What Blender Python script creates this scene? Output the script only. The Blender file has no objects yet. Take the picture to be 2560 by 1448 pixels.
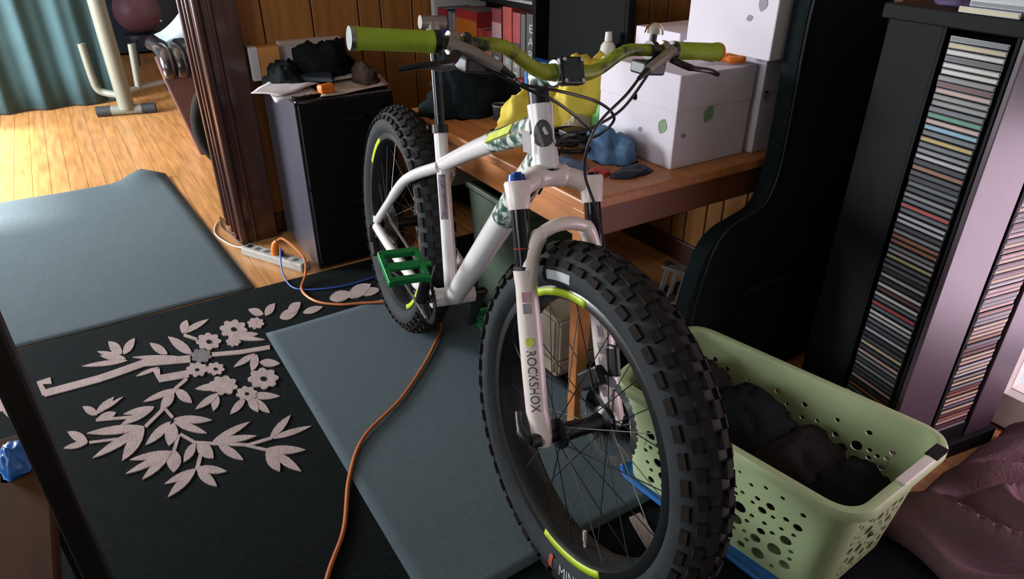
import bpy, bmesh, math, random
from mathutils import Vector, Matrix, noise
from mathutils.geometry import tessellate_polygon

random.seed(7)
scene = bpy.context.scene
col = scene.collection
R = math.radians

# ------------------------------------------------------------------ camera
CAM_H, PITCH, YAW, FPX = 1.2665, 29.0575, -32.5, 1700.57
cam_data = bpy.data.cameras.new('camera')
cam = bpy.data.objects.new('camera', cam_data)
col.objects.link(cam)
cam_data.sensor_fit = 'HORIZONTAL'
cam_data.sensor_width = 36.0
cam_data.lens = 36.0 * FPX / 2560.0
cam_data.clip_start = 0.02
cam.location = (0, 0, CAM_H)
cam.rotation_euler = (R(90 - PITCH), 0, R(YAW))
scene.camera = cam

# ------------------------------------------------------------------ world, lights, exposure
scene.view_settings.view_transform = 'Standard'
scene.view_settings.look = 'None'
scene.view_settings.gamma = 1.0
scene.view_settings.use_curve_mapping = False
scene.view_settings.exposure = -0.18

world = bpy.data.worlds.new('sky')
scene.world = world
world.use_nodes = True
bg = world.node_tree.nodes['Background']
bg.inputs['Color'].default_value = (0.88, 0.90, 1.0, 1)
bg.inputs['Strength'].default_value = 1.1


def area_light(name, loc, size, energy, color, direction):
    ld = bpy.data.lights.new(name, 'AREA')
    ld.shape = 'RECTANGLE'
    ld.size, ld.size_y = size
    ld.energy = energy
    ld.color = color
    o = bpy.data.objects.new(name, ld)
    col.objects.link(o)
    o.location = loc
    o.rotation_euler = Vector(direction).to_track_quat('-Z', 'Y').to_euler()
    return o


# daylight in the window openings of the two rooms
area_light('daylight_side_window', (-2.32, 1.05, 1.55), (1.9, 1.25), 54, (0.88, 0.93, 1.0), (1, 0.12, -0.12))
area_light('daylight_far_room_window', (-2.32, 4.9, 1.2), (1.8, 1.1), 440, (0.90, 0.95, 1.0), (1, -0.1, -0.25))
area_light('daylight_glass_door', (1.92, 0.02, 0.45), (0.8, 0.7), 13, (1.0, 0.72, 0.90), (-0.7, 0.6, -0.25))
sun_d = bpy.data.lights.new('sun', 'SUN')
sun_d.energy = 30.0
sun_d.angle = R(6)
sun_d.color = (1.0, 0.97, 0.93)
sun = bpy.data.objects.new('sun', sun_d)
col.objects.link(sun)
sun.rotation_euler = Vector((0.80, -0.16, -0.60)).to_track_quat('-Z', 'Y').to_euler()

# ------------------------------------------------------------------ layout helper: where a sight line meets a plane of the room
_cm = Matrix.Rotation(R(YAW), 3, 'Z') @ Matrix.Rotation(R(90 - PITCH), 3, 'X')


def at(px, py, z=None, X=None, Y=None):
    d = _cm @ Vector(((px - 1280) / FPX, -(py - 724) / FPX, -1))
    c = Vector((0, 0, CAM_H))
    if z is not None:
        t = (z - c.z) / d.z
    elif X is not None:
        t = X / d.x
    else:
        t = Y / d.y
    return c + d * t


# ------------------------------------------------------------------ materials
def lin(h):
    if isinstance(h, str):
        h = h.lstrip('#')
        c = [int(h[i:i + 2], 16) / 255 for i in (0, 2, 4)]
    else:
        c = [v / 255 for v in h]
    return tuple(v / 12.92 if v <= 0.04045 else ((v + 0.055) / 1.055) ** 2.4 for v in c) + (1,)


def mat(name, color, rough=0.6, metal=0.0, var=0.12, scale=20, bump=0.0, bscale=None, coat=0.0, stretch=None,
        color2=None, contrast=None, spec=0.5, trans=0.0, alpha=1.0, sheen=0.0):
    m = bpy.data.materials.new(name)
    m.use_nodes = True
    nt = m.node_tree
    b = nt.nodes['Principled BSDF']
    b.inputs['Roughness'].default_value = rough
    b.inputs['Metallic'].default_value = metal
    b.inputs['Specular IOR Level'].default_value = spec
    if coat:
        b.inputs['Coat Weight'].default_value = coat
        b.inputs['Coat Roughness'].default_value = 0.08
    if trans:
        b.inputs['Transmission Weight'].default_value = trans
    if sheen:
        b.inputs['Sheen Weight'].default_value = sheen
    b.inputs['Alpha'].default_value = alpha
    c = lin(color)
    tc = nt.nodes.new('ShaderNodeTexCoord')
    mp = nt.nodes.new('ShaderNodeMapping')
    nt.links.new(tc.outputs['Object'], mp.inputs['Vector'])
    if stretch:
        mp.inputs['Scale'].default_value = stretch
    nz = nt.nodes.new('ShaderNodeTexNoise')
    nz.inputs['Scale'].default_value = scale
    nz.inputs['Detail'].default_value = 5
    nt.links.new(mp.outputs['Vector'], nz.inputs['Vector'])
    rp = nt.nodes.new('ShaderNodeValToRGB')
    if color2 is None:
        a = tuple(max(0, v * (1 - var)) for v in c[:3]) + (1,)
        e = tuple(min(1, v * (1 + var)) for v in c[:3]) + (1,)
    else:
        a, e = c, lin(color2)
    rp.color_ramp.elements[0].color = a
    rp.color_ramp.elements[1].color = e
    lo, hi = contrast or (0.3, 0.7)
    rp.color_ramp.elements[0].position = lo
    rp.color_ramp.elements[1].position = hi
    nt.links.new(nz.outputs['Fac'], rp.inputs['Fac'])
    nt.links.new(rp.outputs['Color'], b.inputs['Base Color'])
    if bump:
        n2 = nt.nodes.new('ShaderNodeTexNoise')
        n2.inputs['Scale'].default_value = bscale or scale * 4
        n2.inputs['Detail'].default_value = 4
        nt.links.new(mp.outputs['Vector'], n2.inputs['Vector'])
        bp = nt.nodes.new('ShaderNodeBump')
        bp.inputs['Strength'].default_value = bump
        bp.inputs['Distance'].default_value = 0.01
        nt.links.new(n2.outputs['Fac'], bp.inputs['Height'])
        nt.links.new(bp.outputs['Normal'], b.inputs['Normal'])
    return m


M = {}
M['floor'] = mat('honey_oak', '#b3804c', 0.33, var=0.28, scale=3, stretch=(14, 1.2, 8), bump=0.05, bscale=30, coat=0.15)
M['floor_dark'] = mat('floor_gap', '#4a2c14', 0.7)
M['panel'] = mat('panel_wood', '#9a652e', 0.5, var=0.25, scale=3, stretch=(12, 12, 1.0), bump=0.06, bscale=25)
M['panel_gap'] = mat('panel_gap', '#3a220f', 0.7)
M['casing'] = mat('casing_wood', '#42231a', 0.26, var=0.3, scale=3, stretch=(14, 14, 1.0), coat=0.35)
M['plaster'] = mat('plaster', '#b9b2a4', 0.85, var=0.05, scale=6, bump=0.05)
M['navy_wall'] = mat('navy_wall', '#2b3848', 0.8, var=0.1, scale=4)
M['white_paint'] = mat('white_paint', '#cfcac0', 0.5, var=0.05)
M['rug'] = mat('black_rug_pile', '#0f1415', 0.95, var=0.35, scale=60, bump=0.5, bscale=400, sheen=0.0, spec=0.1)
M['rug_cream'] = mat('cream_rug_pile', '#a39290', 0.95, var=0.12, scale=30, bump=0.4, bscale=300, spec=0.1)
M['rug_grey'] = mat('grey_rug_pile', '#6f6b6e', 0.95, var=0.2, scale=30, bump=0.4, bscale=300, spec=0.1)
M['mat_grey'] = mat('grey_carpet_mat', '#535f65', 0.95, var=0.05, scale=60, bump=0.5, bscale=500, spec=0.15)
M['mat_edge'] = mat('mat_rubber_back', '#23292a', 0.8)
M['white_frame'] = mat('white_gloss_paint', '#dcd8d8', 0.25, var=0.02, coat=0.6)
M['white_fork'] = mat('white_fork_paint', '#dccfc9', 0.35, var=0.02, coat=0.3)
M['black_metal'] = mat('black_anodised', '#17181a', 0.35, metal=0.3, var=0.1)
M['black_plastic'] = mat('black_plastic', '#141517', 0.45, var=0.15)
M['stanchion'] = mat('stanchion_gloss', '#2a2a2e', 0.12, metal=0.6, var=0.05)
M['steel'] = mat('steel', '#9a9a98', 0.28, metal=0.9, var=0.08)
M['alu_grey'] = mat('grey_alloy', '#8d8680', 0.4, metal=0.5, var=0.1)
M['tyre'] = mat('tyre_rubber', '#23272a', 0.8, var=0.2, scale=25, bump=0.1, spec=0.3)
M['tread'] = mat('tyre_tread_rubber', '#1c1815', 0.9, var=0.35, scale=18, bump=0.2, spec=0.25)
M['rim'] = mat('black_rim', '#151617', 0.35, var=0.1, coat=0.2)
M['lime'] = mat('lime_decal', '#a8c020', 0.45, var=0.08, scale=60)
M['grip'] = mat('lime_grip_rubber', '#8faa1c', 0.6, var=0.08, bump=0.25, bscale=250)
M['bar'] = mat('lime_bar_with_dark_print', '#8f9e22', 0.4, color2='#23301c', scale=26, contrast=(0.47, 0.62))
M['camo'] = mat('green_banknote_print', '#d3dcd4', 0.35, color2='#35534a', scale=55, contrast=(0.42, 0.56), coat=0.4)
M['green_pedal'] = mat('green_anodised', '#0f7a3c', 0.35, metal=0.25, var=0.08)
M['blue_cap'] = mat('blue_anodised', '#1d3c86', 0.3, metal=0.4)
M['red'] = mat('red_rubber', '#b33a3a', 0.5)
M['decal_grey'] = mat('decal_grey', '#4a4647', 0.5)
M['decal_plum'] = mat('decal_plum', '#5c4a55', 0.5, scale=80, color2='#7a6f78', contrast=(0.45, 0.55))
M['decal_white'] = mat('decal_white', '#a9b0b4', 0.6)
M['decal_orange'] = mat('decal_orange', '#a3412b', 0.6)
M['bill_yellow'] = mat('bill_yellow_print', '#c3cf5a', 0.4, var=0.15, scale=40)
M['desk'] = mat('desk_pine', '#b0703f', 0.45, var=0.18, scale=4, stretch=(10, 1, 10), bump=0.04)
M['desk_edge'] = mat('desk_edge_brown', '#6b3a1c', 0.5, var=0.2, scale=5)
M['black_gloss'] = mat('black_enamel', '#0d0d10', 0.25, var=0.15, coat=0.8, spec=0.7)
M['paper'] = mat('paper', '#c3bcc0', 0.8, var=0.08, scale=14)
M['paper_warm'] = mat('paper_warm', '#b9a79c', 0.8, var=0.1, scale=14)
M['navy'] = mat('navy_card', '#1d2a38', 0.6)
M['orange'] = mat('orange_plastic', '#d9731c', 0.5)
M['orange_pale'] = mat('orange_card', '#c98a4e', 0.7)
M['black_cloth'] = mat('black_cloth', '#15191a', 0.95, var=0.3, scale=25, bump=0.3, bscale=120, spec=0.1)
M['charcoal_cloth'] = mat('charcoal_cloth', '#231f1f', 0.95, var=0.3, scale=25, bump=0.3, bscale=120, spec=0.1)
M['bag_cloth'] = mat('black_nylon', '#171e20', 0.95, var=0.25, scale=60, bump=0.15, bscale=300, spec=0.08)
M['yellow_cloth'] = mat('yellow_cloth', '#d3bd45', 0.8, var=0.12, scale=9, bump=0.2, bscale=40)
M['green_cloth'] = mat('green_plastic', '#5a9350', 0.6)
M['blue_cloth'] = mat('blue_cloth', '#46678a', 0.85, var=0.15)
M['slate_cloth'] = mat('slate_cloth', '#5a6b86', 0.85, var=0.15)
M['beige'] = mat('beige_plastic', '#9a8d76', 0.7)
M['carton'] = mat('white_carton', '#cfc8d2', 0.75, var=0.04, scale=8)
M['leaf_print'] = mat('green_leaf_print', '#7f9a78', 0.75, var=0.2)
M['grey_print'] = mat('grey_print', '#8f8892', 0.75)
M['red_print'] = mat('red_print', '#b98a96', 0.75)
M['basket'] = mat('pale_green_plastic', '#a9ba8c', 0.42, var=0.04, scale=6)
M['blue_plastic'] = mat('blue_plastic', '#1f62ad', 0.4)
M['mauve_cloth'] = mat('mauve_fleece', '#6d545a', 0.95, var=0.2, scale=12, bump=0.4, bscale=150, spec=0.1)
M['tower'] = mat('black_ash_laminate', '#090b0e', 0.7, spec=0.2, var=0.12, scale=8, stretch=(8, 8, 1))
M['tower_front_lit'] = mat('pink_lit_laminate', '#43353e', 0.4, var=0.06, scale=8, stretch=(8, 8, 1))  # pinkish window light on the dark front is put into this colour
M['cd_case'] = mat('cd_case_plastic', '#26262a', 0.3, var=0.1)
M['teal_cloth'] = mat('teal_curtain', '#2e4a4f', 0.9, var=0.12, scale=5)
M['cream_steel'] = mat('cream_powder_coat', '#72756a', 0.45, var=0.05)
M['grey_rubber'] = mat('dark_rubber', '#20262c', 0.7)
M['mauve_ball'] = mat('mauve_vinyl', '#6d4a5c', 0.5)
M['brown_leather'] = mat('brown_leather', '#6b4a48', 0.55, var=0.12, scale=10, bump=0.1)
M['gloss_leather'] = mat('dark_gloss_leather', '#2a2024', 0.2, coat=0.7, var=0.15)
M['clear_film'] = mat('clear_film', '#b9cad6', 0.18, var=0.05, alpha=0.62, spec=0.9)
M['orange_cord'] = mat('orange_cord', '#b5642e', 0.45)
M['blue_cord'] = mat('blue_cord', '#2a55b0', 0.5)
M['strip'] = mat('grey_strip_plastic', '#a3a19c', 0.4)
M['white_wire'] = mat('white_wire', '#c9c2b8', 0.5)
M['chair_wood'] = mat('dark_chair_wood', '#100c09', 0.5, var=0.2)
M['seat_wood'] = mat('brown_seat_wood', '#3a200b', 0.85, spec=0.15, var=0.2, scale=6, stretch=(8, 1, 1))
M['chrome'] = mat('chrome', '#e6e6e6', 0.06, metal=1.0, var=0.02)
M['monitor'] = mat('monitor_black', '#070808', 0.8, var=0.1, spec=0.15)
M['glass'] = mat('window_glass', '#ffffff', 0.02, var=0.0, trans=1.0)


# ------------------------------------------------------------------ mesh builder
class MB:
    def __init__(self):
        self.v, self.f = [], []

    def add(self, vs, fs):
        o = len(self.v)
        self.v += [Vector(p) for p in vs]
        self.f += [tuple(i + o for i in f) for f in fs]
        return self

    def box(self, lo, hi):
        x0, y0, z0 = lo
        x1, y1, z1 = hi
        return self.add([(x0, y0, z0), (x1, y0, z0), (x1, y1, z0), (x0, y1, z0), (x0, y0, z1), (x1, y0, z1), (x1, y1, z1), (x0, y1, z1)],
                        [(0, 3, 2, 1), (4, 5, 6, 7), (0, 1, 5, 4), (1, 2, 6, 5), (2, 3, 7, 6), (3, 0, 4, 7)])

    def obox(self, c, ax, ay, az, h):
        c = Vector(c)
        vs = []
        for sz in (-1, 1):
            for sx, sy in ((-1, -1), (1, -1), (1, 1), (-1, 1)):
                vs.append(c + ax * (h[0] * sx) + ay * (h[1] * sy) + az * (h[2] * sz))
        return self.add(vs, [(0, 3, 2, 1), (4, 5, 6, 7), (0, 1, 5, 4), (1, 2, 6, 5), (2, 3, 7, 6), (3, 0, 4, 7)])

    def tube(self, pts, rad, n=10, cap=True, flat=None, closed=False):
        pts = [Vector(p) for p in pts]
        N = len(pts)
        rs = rad if isinstance(rad, (list, tuple)) else [rad] * N
        vs = []
        prev = None
        for i, p in enumerate(pts):
            if closed:
                t = pts[(i + 1) % N] - pts[i - 1]
            else:
                t = pts[min(i + 1, N - 1)] - pts[max(i - 1, 0)]
            t.normalize()
            if prev is None:
                a = Vector((0, 0, 1)) if abs(t.z) < 0.9 else Vector((1, 0, 0))
                nx = (a - t * a.dot(t)).normalized()
            else:
                nx = (prev - t * prev.dot(t)).normalized()
            prev = nx
            ny = t.cross(nx)
            for k in range(n):
                an = 2 * math.pi * k / n
                vs.append(p + nx * (rs[i] * math.cos(an) * (flat or 1)) + ny * (rs[i] * math.sin(an)))
        fs = []
        for i in range(N if closed else N - 1):
            j = (i + 1) % N
            for k in range(n):
                fs.append((i * n + k, i * n + (k + 1) % n, j * n + (k + 1) % n, j * n + k))
        if cap and not closed:
            fs.append(tuple(range(n - 1, -1, -1)))
            fs.append(tuple((N - 1) * n + k for k in range(n)))
        return self.add(vs, fs)

    def cyl(self, a, b, r0, r1=None, n=16, cap=True):
        return self.tube([a, b], [r0, r0 if r1 is None else r1], n, cap)

    def lathe(self, prof, c=(0, 0, 0), axis='z', n=24, closed=False, arc=None):
        c = Vector(c)
        vs, fs = [], []
        m = len(prof)
        a0, a1 = arc or (0, 2 * math.pi)
        cnt = n if arc is None else n + 1
        for i in range(cnt):
            a = a0 + (a1 - a0) * i / n
            for r, h in prof:
                if axis == 'z':
                    vs.append(c + Vector((r * math.cos(a), r * math.sin(a), h)))
                elif axis == 'y':
                    vs.append(c + Vector((r * math.cos(a), h, r * math.sin(a))))
                else:
                    vs.append(c + Vector((h, r * math.cos(a), r * math.sin(a))))
        seg = m if closed else m - 1
        for i in range(n):
            j = (i + 1) % cnt
            for k in range(seg):
                l = (k + 1) % m
                fs.append((i * m + k, i * m + l, j * m + l, j * m + k))
        return self.add(vs, fs)

    def prism(self, poly, off):
        n = len(poly)
        off = Vector(off)
        poly = [Vector(p) for p in poly]
        tri = tessellate_polygon([poly])
        vs = poly + [p + off for p in poly]
        fs = [tuple(t) for t in tri] + [(c + n, b + n, a + n) for a, b, c in tri]
        fs += [(i, (i + 1) % n, (i + 1) % n + n, i + n) for i in range(n)]
        return self.add(vs, fs)

    def sphere(self, c, r, n=16, m=10, sc=(1, 1, 1)):
        c = Vector(c)
        vs, fs = [], []
        for j in range(m + 1):
            t = math.pi * j / m
            for i in range(n):
                a = 2 * math.pi * i / n
                vs.append(c + Vector((r * sc[0] * math.sin(t) * math.cos(a), r * sc[1] * math.sin(t) * math.sin(a), r * sc[2] * math.cos(t))))
        for j in range(m):
            for i in range(n):
                fs.append((j * n + i, (j + 1) * n + i, (j + 1) * n + (i + 1) % n, j * n + (i + 1) % n))
        return self.add(vs, fs)

    def lump(self, c, size, seed=0, amp=0.25, freq=3.0, n=40, m=24, crease=0.12, cf=9.0, depth=0.0):
        """crumpled soft thing lying on z = c.z"""
        c = Vector(c)
        vs, fs = [], []
        for j in range(m + 1):
            t = math.pi * j / m
            for i in range(n):
                a = 2 * math.pi * i / n
                d = Vector((math.sin(t) * math.cos(a), math.sin(t) * math.sin(a), math.cos(t)))
                q = 1 + amp * noise.noise(d * freq * 0.5 + Vector((seed, 0, 0)))
                q += crease * (abs(noise.noise(d * cf * 0.4 + Vector((0, seed, 3)))) * 2 - 0.5)
                p = Vector((d.x * size[0], d.y * size[1], d.z * size[2])) * q
                if p.z < -depth:
                    p.z = -depth
                vs.append(c + p)
        for j in range(m):
            for i in range(n):
                fs.append((j * n + i, (j + 1) * n + i, (j + 1) * n + (i + 1) % n, j * n + (i + 1) % n))
        return self.add(vs, fs)

    def xf(self, mt):
        self.v = [mt @ p for p in self.v]
        return self

    def build(self, name, m, parent=None, smooth=False, bevel=0.0, local=False, seg=2):
        off = Vector((0, 0, 0))
        if parent is not None and not local:
            q = parent
            while q is not None:
                off += q.location
                q = q.parent
        me = bpy.data.meshes.new(name)
        me.from_pydata([tuple(p - off) for p in self.v], [], self.f)
        bm = bmesh.new()
        bm.from_mesh(me)
        bmesh.ops.remove_doubles(bm, verts=bm.verts, dist=1e-6)
        bmesh.ops.dissolve_degenerate(bm, edges=bm.edges, dist=1e-7)
        bmesh.ops.recalc_face_normals(bm, faces=bm.faces)
        bm.to_mesh(me)
        bm.free()
        me.materials.append(M[m] if isinstance(m, str) else m)
        o = bpy.data.objects.new(name, me)
        col.objects.link(o)
        if parent is not None:
            o.parent = parent
        if smooth:
            for p in me.polygons:
                p.use_smooth = True
            if smooth != 'all':
                me.set_sharp_from_angle(angle=R(40))
        if bevel:
            b = o.modifiers.new('bevel', 'BEVEL')
            b.width = bevel
            b.segments = seg
            b.limit_method = 'ANGLE'
            b.angle_limit = R(40)
        return o


def tag(o, label=None, cat=None, group=None, kind=None):
    if label:
        o['label'] = label
    if cat:
        o['category'] = cat
    if group:
        o['group'] = group
    if kind:
        o['kind'] = kind
    return o


def thing(name, loc, label, cat, group=None):
    o = bpy.data.objects.new(name, None)
    o.empty_display_size = 0.05
    col.objects.link(o)
    o.location = loc
    return tag(o, label, cat, group)


def bx(lo, hi):
    return MB().box(lo, hi)


def smooth_path(pts, n=8):
    pts = [Vector(p) for p in pts]
    out = []
    for i in range(len(pts) - 1):
        p0, p1, p2, p3 = pts[max(i - 1, 0)], pts[i], pts[i + 1], pts[min(i + 2, len(pts) - 1)]
        for k in range(n):
            t = k / n
            out.append(0.5 * ((2 * p1) + (p2 - p0) * t + (2 * p0 - 5 * p1 + 4 * p2 - p3) * t * t + (3 * p1 - p0 - 3 * p2 + p3) * t ** 3))
    out.append(pts[-1])
    return out


def text_mesh(s, size):
    """flat lettering as vertices and faces, centred, reading along +x"""
    cu = bpy.data.curves.new('lettering', 'FONT')
    cu.body = s
    cu.size = size
    cu.align_x = 'CENTER'
    cu.align_y = 'CENTER'
    cu.resolution_u = 3
    o = bpy.data.objects.new('lettering', cu)
    col.objects.link(o)
    bpy.context.view_layer.update()
    me = bpy.data.meshes.new_from_object(o.evaluated_get(bpy.context.evaluated_depsgraph_get()))
    vs = [v.co.copy() for v in me.vertices]
    fs = [tuple(p.vertices) for p in me.polygons]
    bpy.data.objects.remove(o)
    bpy.data.curves.remove(cu)
    bpy.data.meshes.remove(me)
    return vs, fs


# ================================================================== THE ROOM
WALL_V = 2.95      # face of the panelled wall behind the desk
WALL_U = 1.95      # face of the right-hand wall
FAR = 8.4

fl_o = tag(bx((-2.4, -2.0, -0.06), (2.2, FAR + 0.1, -0.010)).build('floor', 'floor_dark'), kind='structure')
# floorboards
W = 0.083
x = -2.38
k = 0
while x < 1.93:
    cuts = [-1.98, 0.9 + 0.9 * ((k * 0.37) % 1), 3.0 + 0.8 * ((k * 0.61) % 1), 4.6 + 1.0 * ((k * 0.29) % 1), 6.6 + 0.9 * ((k * 0.53) % 1), FAR]
    if x < -1.3:
        cuts = cuts[2:]
    for a, b in zip(cuts[:-1], cuts[1:]):
        bx((x + 0.0008, a + 0.0008, -0.010), (min(x + W, 1.95) - 0.0008, b - 0.0008, 0.0)).build('plank', 'floor', fl_o)
    x += W
    k += 1


def wall(name, lo, hi, m):
    return tag(bx(lo, hi).build(name, m), kind='structure')


def panelled(wobj, axis, a0, a1, z0, z1, face, sgn, seed):
    """vertical boards standing proud of the wall face"""
    rnd = random.Random(seed)
    a = a0
    while a < a1 - 0.01:
        w = rnd.choice((0.075, 0.10, 0.15, 0.10, 0.20))
        b = min(a + w, a1)
        lo, hi = (face, face + sgn * 0.008) if sgn > 0 else (face + sgn * 0.008, face)
        if axis == 'x':
            MB().box((a + 0.003, lo, z0), (b - 0.003, hi, z1)).build('panel', 'panel', wobj, bevel=0.002, seg=1)
        else:
            MB().box((lo, a + 0.003, z0), (hi, b - 0.003, z1)).build('panel', 'panel', wobj, bevel=0.002, seg=1)
        a = b


wb = wall('wall_back', (0.60, WALL_V + 0.008, 0), (2.2, WALL_V + 0.16, 2.45), 'panel_gap')
panelled(wb, 'x', 0.61, 1.94, 0.0, 2.44, WALL_V + 0.008, -1, 3)
wr = wall('wall_right', (WALL_U + 0.008, 0.60, 0), (WALL_U + 0.12, WALL_V + 0.008, 2.45), 'panel_gap')
panelled(wr, 'y', 0.61, WALL_V - 0.005, 0.0, 2.44, WALL_U + 0.008, -1, 5)
# glass door opening in the right wall, nearer the camera side
wall('wall_right_lintel', (WALL_U + 0.008, -0.9, 2.05), (WALL_U + 0.12, 0.60, 2.45), 'plaster')
wall('wall_right_near', (WALL_U + 0.008, -2.0, 0), (WALL_U + 0.12, -0.9, 2.45), 'plaster')
dr = tag(MB().box((WALL_U + 0.01, 0.54, 0.0), (WALL_U + 0.10, 0.60, 2.05)).box((WALL_U + 0.01, -0.9, 0.0), (WALL_U + 0.10, -0.84, 2.05))
         .box((WALL_U + 0.01, -0.84, 1.99), (WALL_U + 0.10, 0.54, 2.05)).box((WALL_U + 0.01, -0.84, 0.0), (WALL_U + 0.10, 0.54, 0.10)).build('door_1', 'white_paint'), kind='structure')
bx((WALL_U + 0.05, -0.84, 0.10), (WALL_U + 0.056, 0.54, 1.99)).build('pane', 'glass', dr)
# left side wall with two window openings
LX = -2.4
for nm, lo, hi in (('wall_left', (LX - 0.1, -2.0, 0), (LX, 0.1, 2.45)), ('wall_left_pier', (LX - 0.1, 2.0, 0), (LX, 4.0, 2.45)), ('sun_block_roof', (LX - 1.6, -0.4, 2.22), (LX - 0.1, 2.9, 2.26)), ('sun_block_screen', (LX - 1.62, -0.6, 0.9), (LX - 1.58, 2.9, 2.26)),  # both boards outside the near window are unseen, added to block the sun
                   ('wall_left_far', (LX - 0.1, 6.0, 0), (LX, FAR + 0.1, 2.45)), ('wall_left_apron', (LX - 0.1, 0.1, 0), (LX, 2.0, 0.9)),
                   ('wall_left_head', (LX - 0.1, 0.1, 2.2), (LX, 2.0, 2.45)), ('wall_left_far_apron', (LX - 0.1, 4.0, 0), (LX, 6.0, 0.55)),
                   ('wall_left_far_head', (LX - 0.1, 4.0, 1.66), (LX, 6.0, 2.45))):
    wall(nm, lo, hi, 'plaster')
for nm, y0, y1, z0, z1 in (('window_1', 0.1, 2.0, 0.9, 2.2), ('window_2', 4.0, 6.0, 0.55, 1.66)):
    m = MB()
    for a, b, c, d in ((y0, y0 + 0.05, z0, z1), (y1 - 0.05, y1, z0, z1), (y0, y1, z0, z0 + 0.05), (y0, y1, z1 - 0.05, z1),
                       ((y0 + y1) / 2 - 0.025, (y0 + y1) / 2 + 0.025, z0, z1)):
        m.box((LX - 0.07, a, c), (LX - 0.03, b, d))
    tag(m.build(nm, 'white_paint'), kind='structure')
wall('wall_front', (LX, -2.1, 0), (2.2, -2.0, 2.45), 'plaster')
wall('wall_far', (LX, FAR, 0), (2.2, FAR + 0.1, 2.45), 'navy_wall')
wall('wall_far_right', (2.1, WALL_V + 0.16, 0), (2.2, FAR, 2.45), 'plaster')
wall('ceiling', (LX - 0.1, -2.1, 2.45), (2.25, FAR + 0.1, 2.52), 'plaster')
wall('wall_opening_head', (LX, WALL_V, 2.08), (0.60, WALL_V + 0.15, 2.45), 'plaster')
wall('wall_opening_left', (LX, WALL_V, 0), (-1.75, WALL_V + 0.15, 2.08), 'plaster')

# dark moulded casing of the opening: flat board, rounded bead and jamb
tr = tag(bx((0.465, WALL_V - 0.055, 0), (0.61, WALL_V + 0.008, 2.12)).build('trim_1', 'casing', bevel=0.004), kind='structure')
bx((0.452, WALL_V - 0.05, 0.0), (0.60, WALL_V + 0.22, 2.10)).build('jamb', 'casing', tr, bevel=0.006)
for (xx, yy, rr) in ((0.466, WALL_V - 0.056, 0.017), (0.452, WALL_V + 0.02, 0.012), (0.452, WALL_V + 0.11, 0.010), (0.452, WALL_V + 0.20, 0.014), (0.513, WALL_V - 0.054, 0.009)):
    MB().cyl((xx, yy, 0), (xx, yy, 2.1), rr, n=14).build('moulding', 'casing', tr, smooth=True)
tag(bx((0.62, WALL_V - 0.014, 0.0), (1.94, WALL_V, 0.09)).build('baseboard_back', 'casing', bevel=0.003), kind='structure')
tag(bx((WALL_U - 0.016, 0.61, 0.0), (WALL_U, 2.93, 0.09)).build('baseboard_right', 'casing', bevel=0.003), kind='structure')
# sill ledge on the right wall above the desk
tag(bx((WALL_U - 0.09, 1.1, 1.03), (WALL_U, 2.6, 1.06)).build('trim_2', 'white_paint', bevel=0.004), kind='structure')

# ================================================================== RUG AND MATS
rug = thing('floral_rug', (0.0, 1.0, 0), 'black area rug with a cream blossom and leaf design', 'rug')
RZ = 0.005
bx((-1.5, -1.2, 0.0), (1.40, 2.452, RZ)).build('rug_body', 'rug', rug, bevel=0.003)


def cr2(x, y):   # notes taken on an enlarged view -> picture position
    return x / 2.414, 700 + y / 2.414


def flat_poly(name, pts, m, z=RZ, th=0.0025):
    P = [at(px, py, z=z) for px, py in pts]
    MB().prism(P, (0, 0, th + random.uniform(0, 0.0012))).build(name, m, rug)


def leaf(b, t, w, name='leaf'):
    (x0, y0), (x1, y1) = cr2(*b), cr2(*t)
    w = w / 2.414
    dx, dy = x1 - x0, y1 - y0
    L = math.hypot(dx, dy)
    nx, ny = -dy / L, dx / L
    pr = ((0, 0.10), (0.12, 0.55), (0.3, 0.92), (0.5, 1.0), (0.7, 0.80), (0.86, 0.45), (1.0, 0.04))
    up = [(x0 + dx * s + nx * w * 0.5 * q, y0 + dy * s + ny * w * 0.5 * q) for s, q in pr]
    dn = [(x0 + dx * s - nx * w * 0.5 * q, y0 + dy * s - ny * w * 0.5 * q) for s, q in reversed(pr)]
    flat_poly(name, up + dn, 'rug_cream')


def stem(pts, w):
    P = [cr2(*p) for p in pts]
    w /= 2.414
    up, dn = [], []
    for i, (px, py) in enumerate(P):
        a, b = P[max(i - 1, 0)], P[min(i + 1, len(P) - 1)]
        dx, dy = b[0] - a[0], b[1] - a[1]
        L = math.hypot(dx, dy)
        up.append((px - dy / L * w / 2, py + dx / L * w / 2))
        dn.append((px + dy / L * w / 2, py - dx / L * w / 2))
    flat_poly('branch', up + dn[::-1], 'rug_cream')


def blossom(c, r, eye=True, m='rug_cream'):
    cx, cy = cr2(*c)
    r /= 2.414
    pts = []
    for i in range(48):
        a = 2 * math.pi * i / 48
        q = r * (0.74 + 0.26 * abs(math.cos(a * 4 + c[0])))
        pts.append((cx + q * math.cos(a), cy + 0.68 * q * math.sin(a)))
    flat_poly('blossom', pts, m, th=0.003)
    if eye:
        flat_poly('blossom_eye', [(cx + r * 0.2 * math.cos(a * 0.6283), cy + r * 0.14 * math.sin(a * 0.6283)) for a in range(10)], 'rug', z=RZ + 0.003, th=0.0018)


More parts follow.
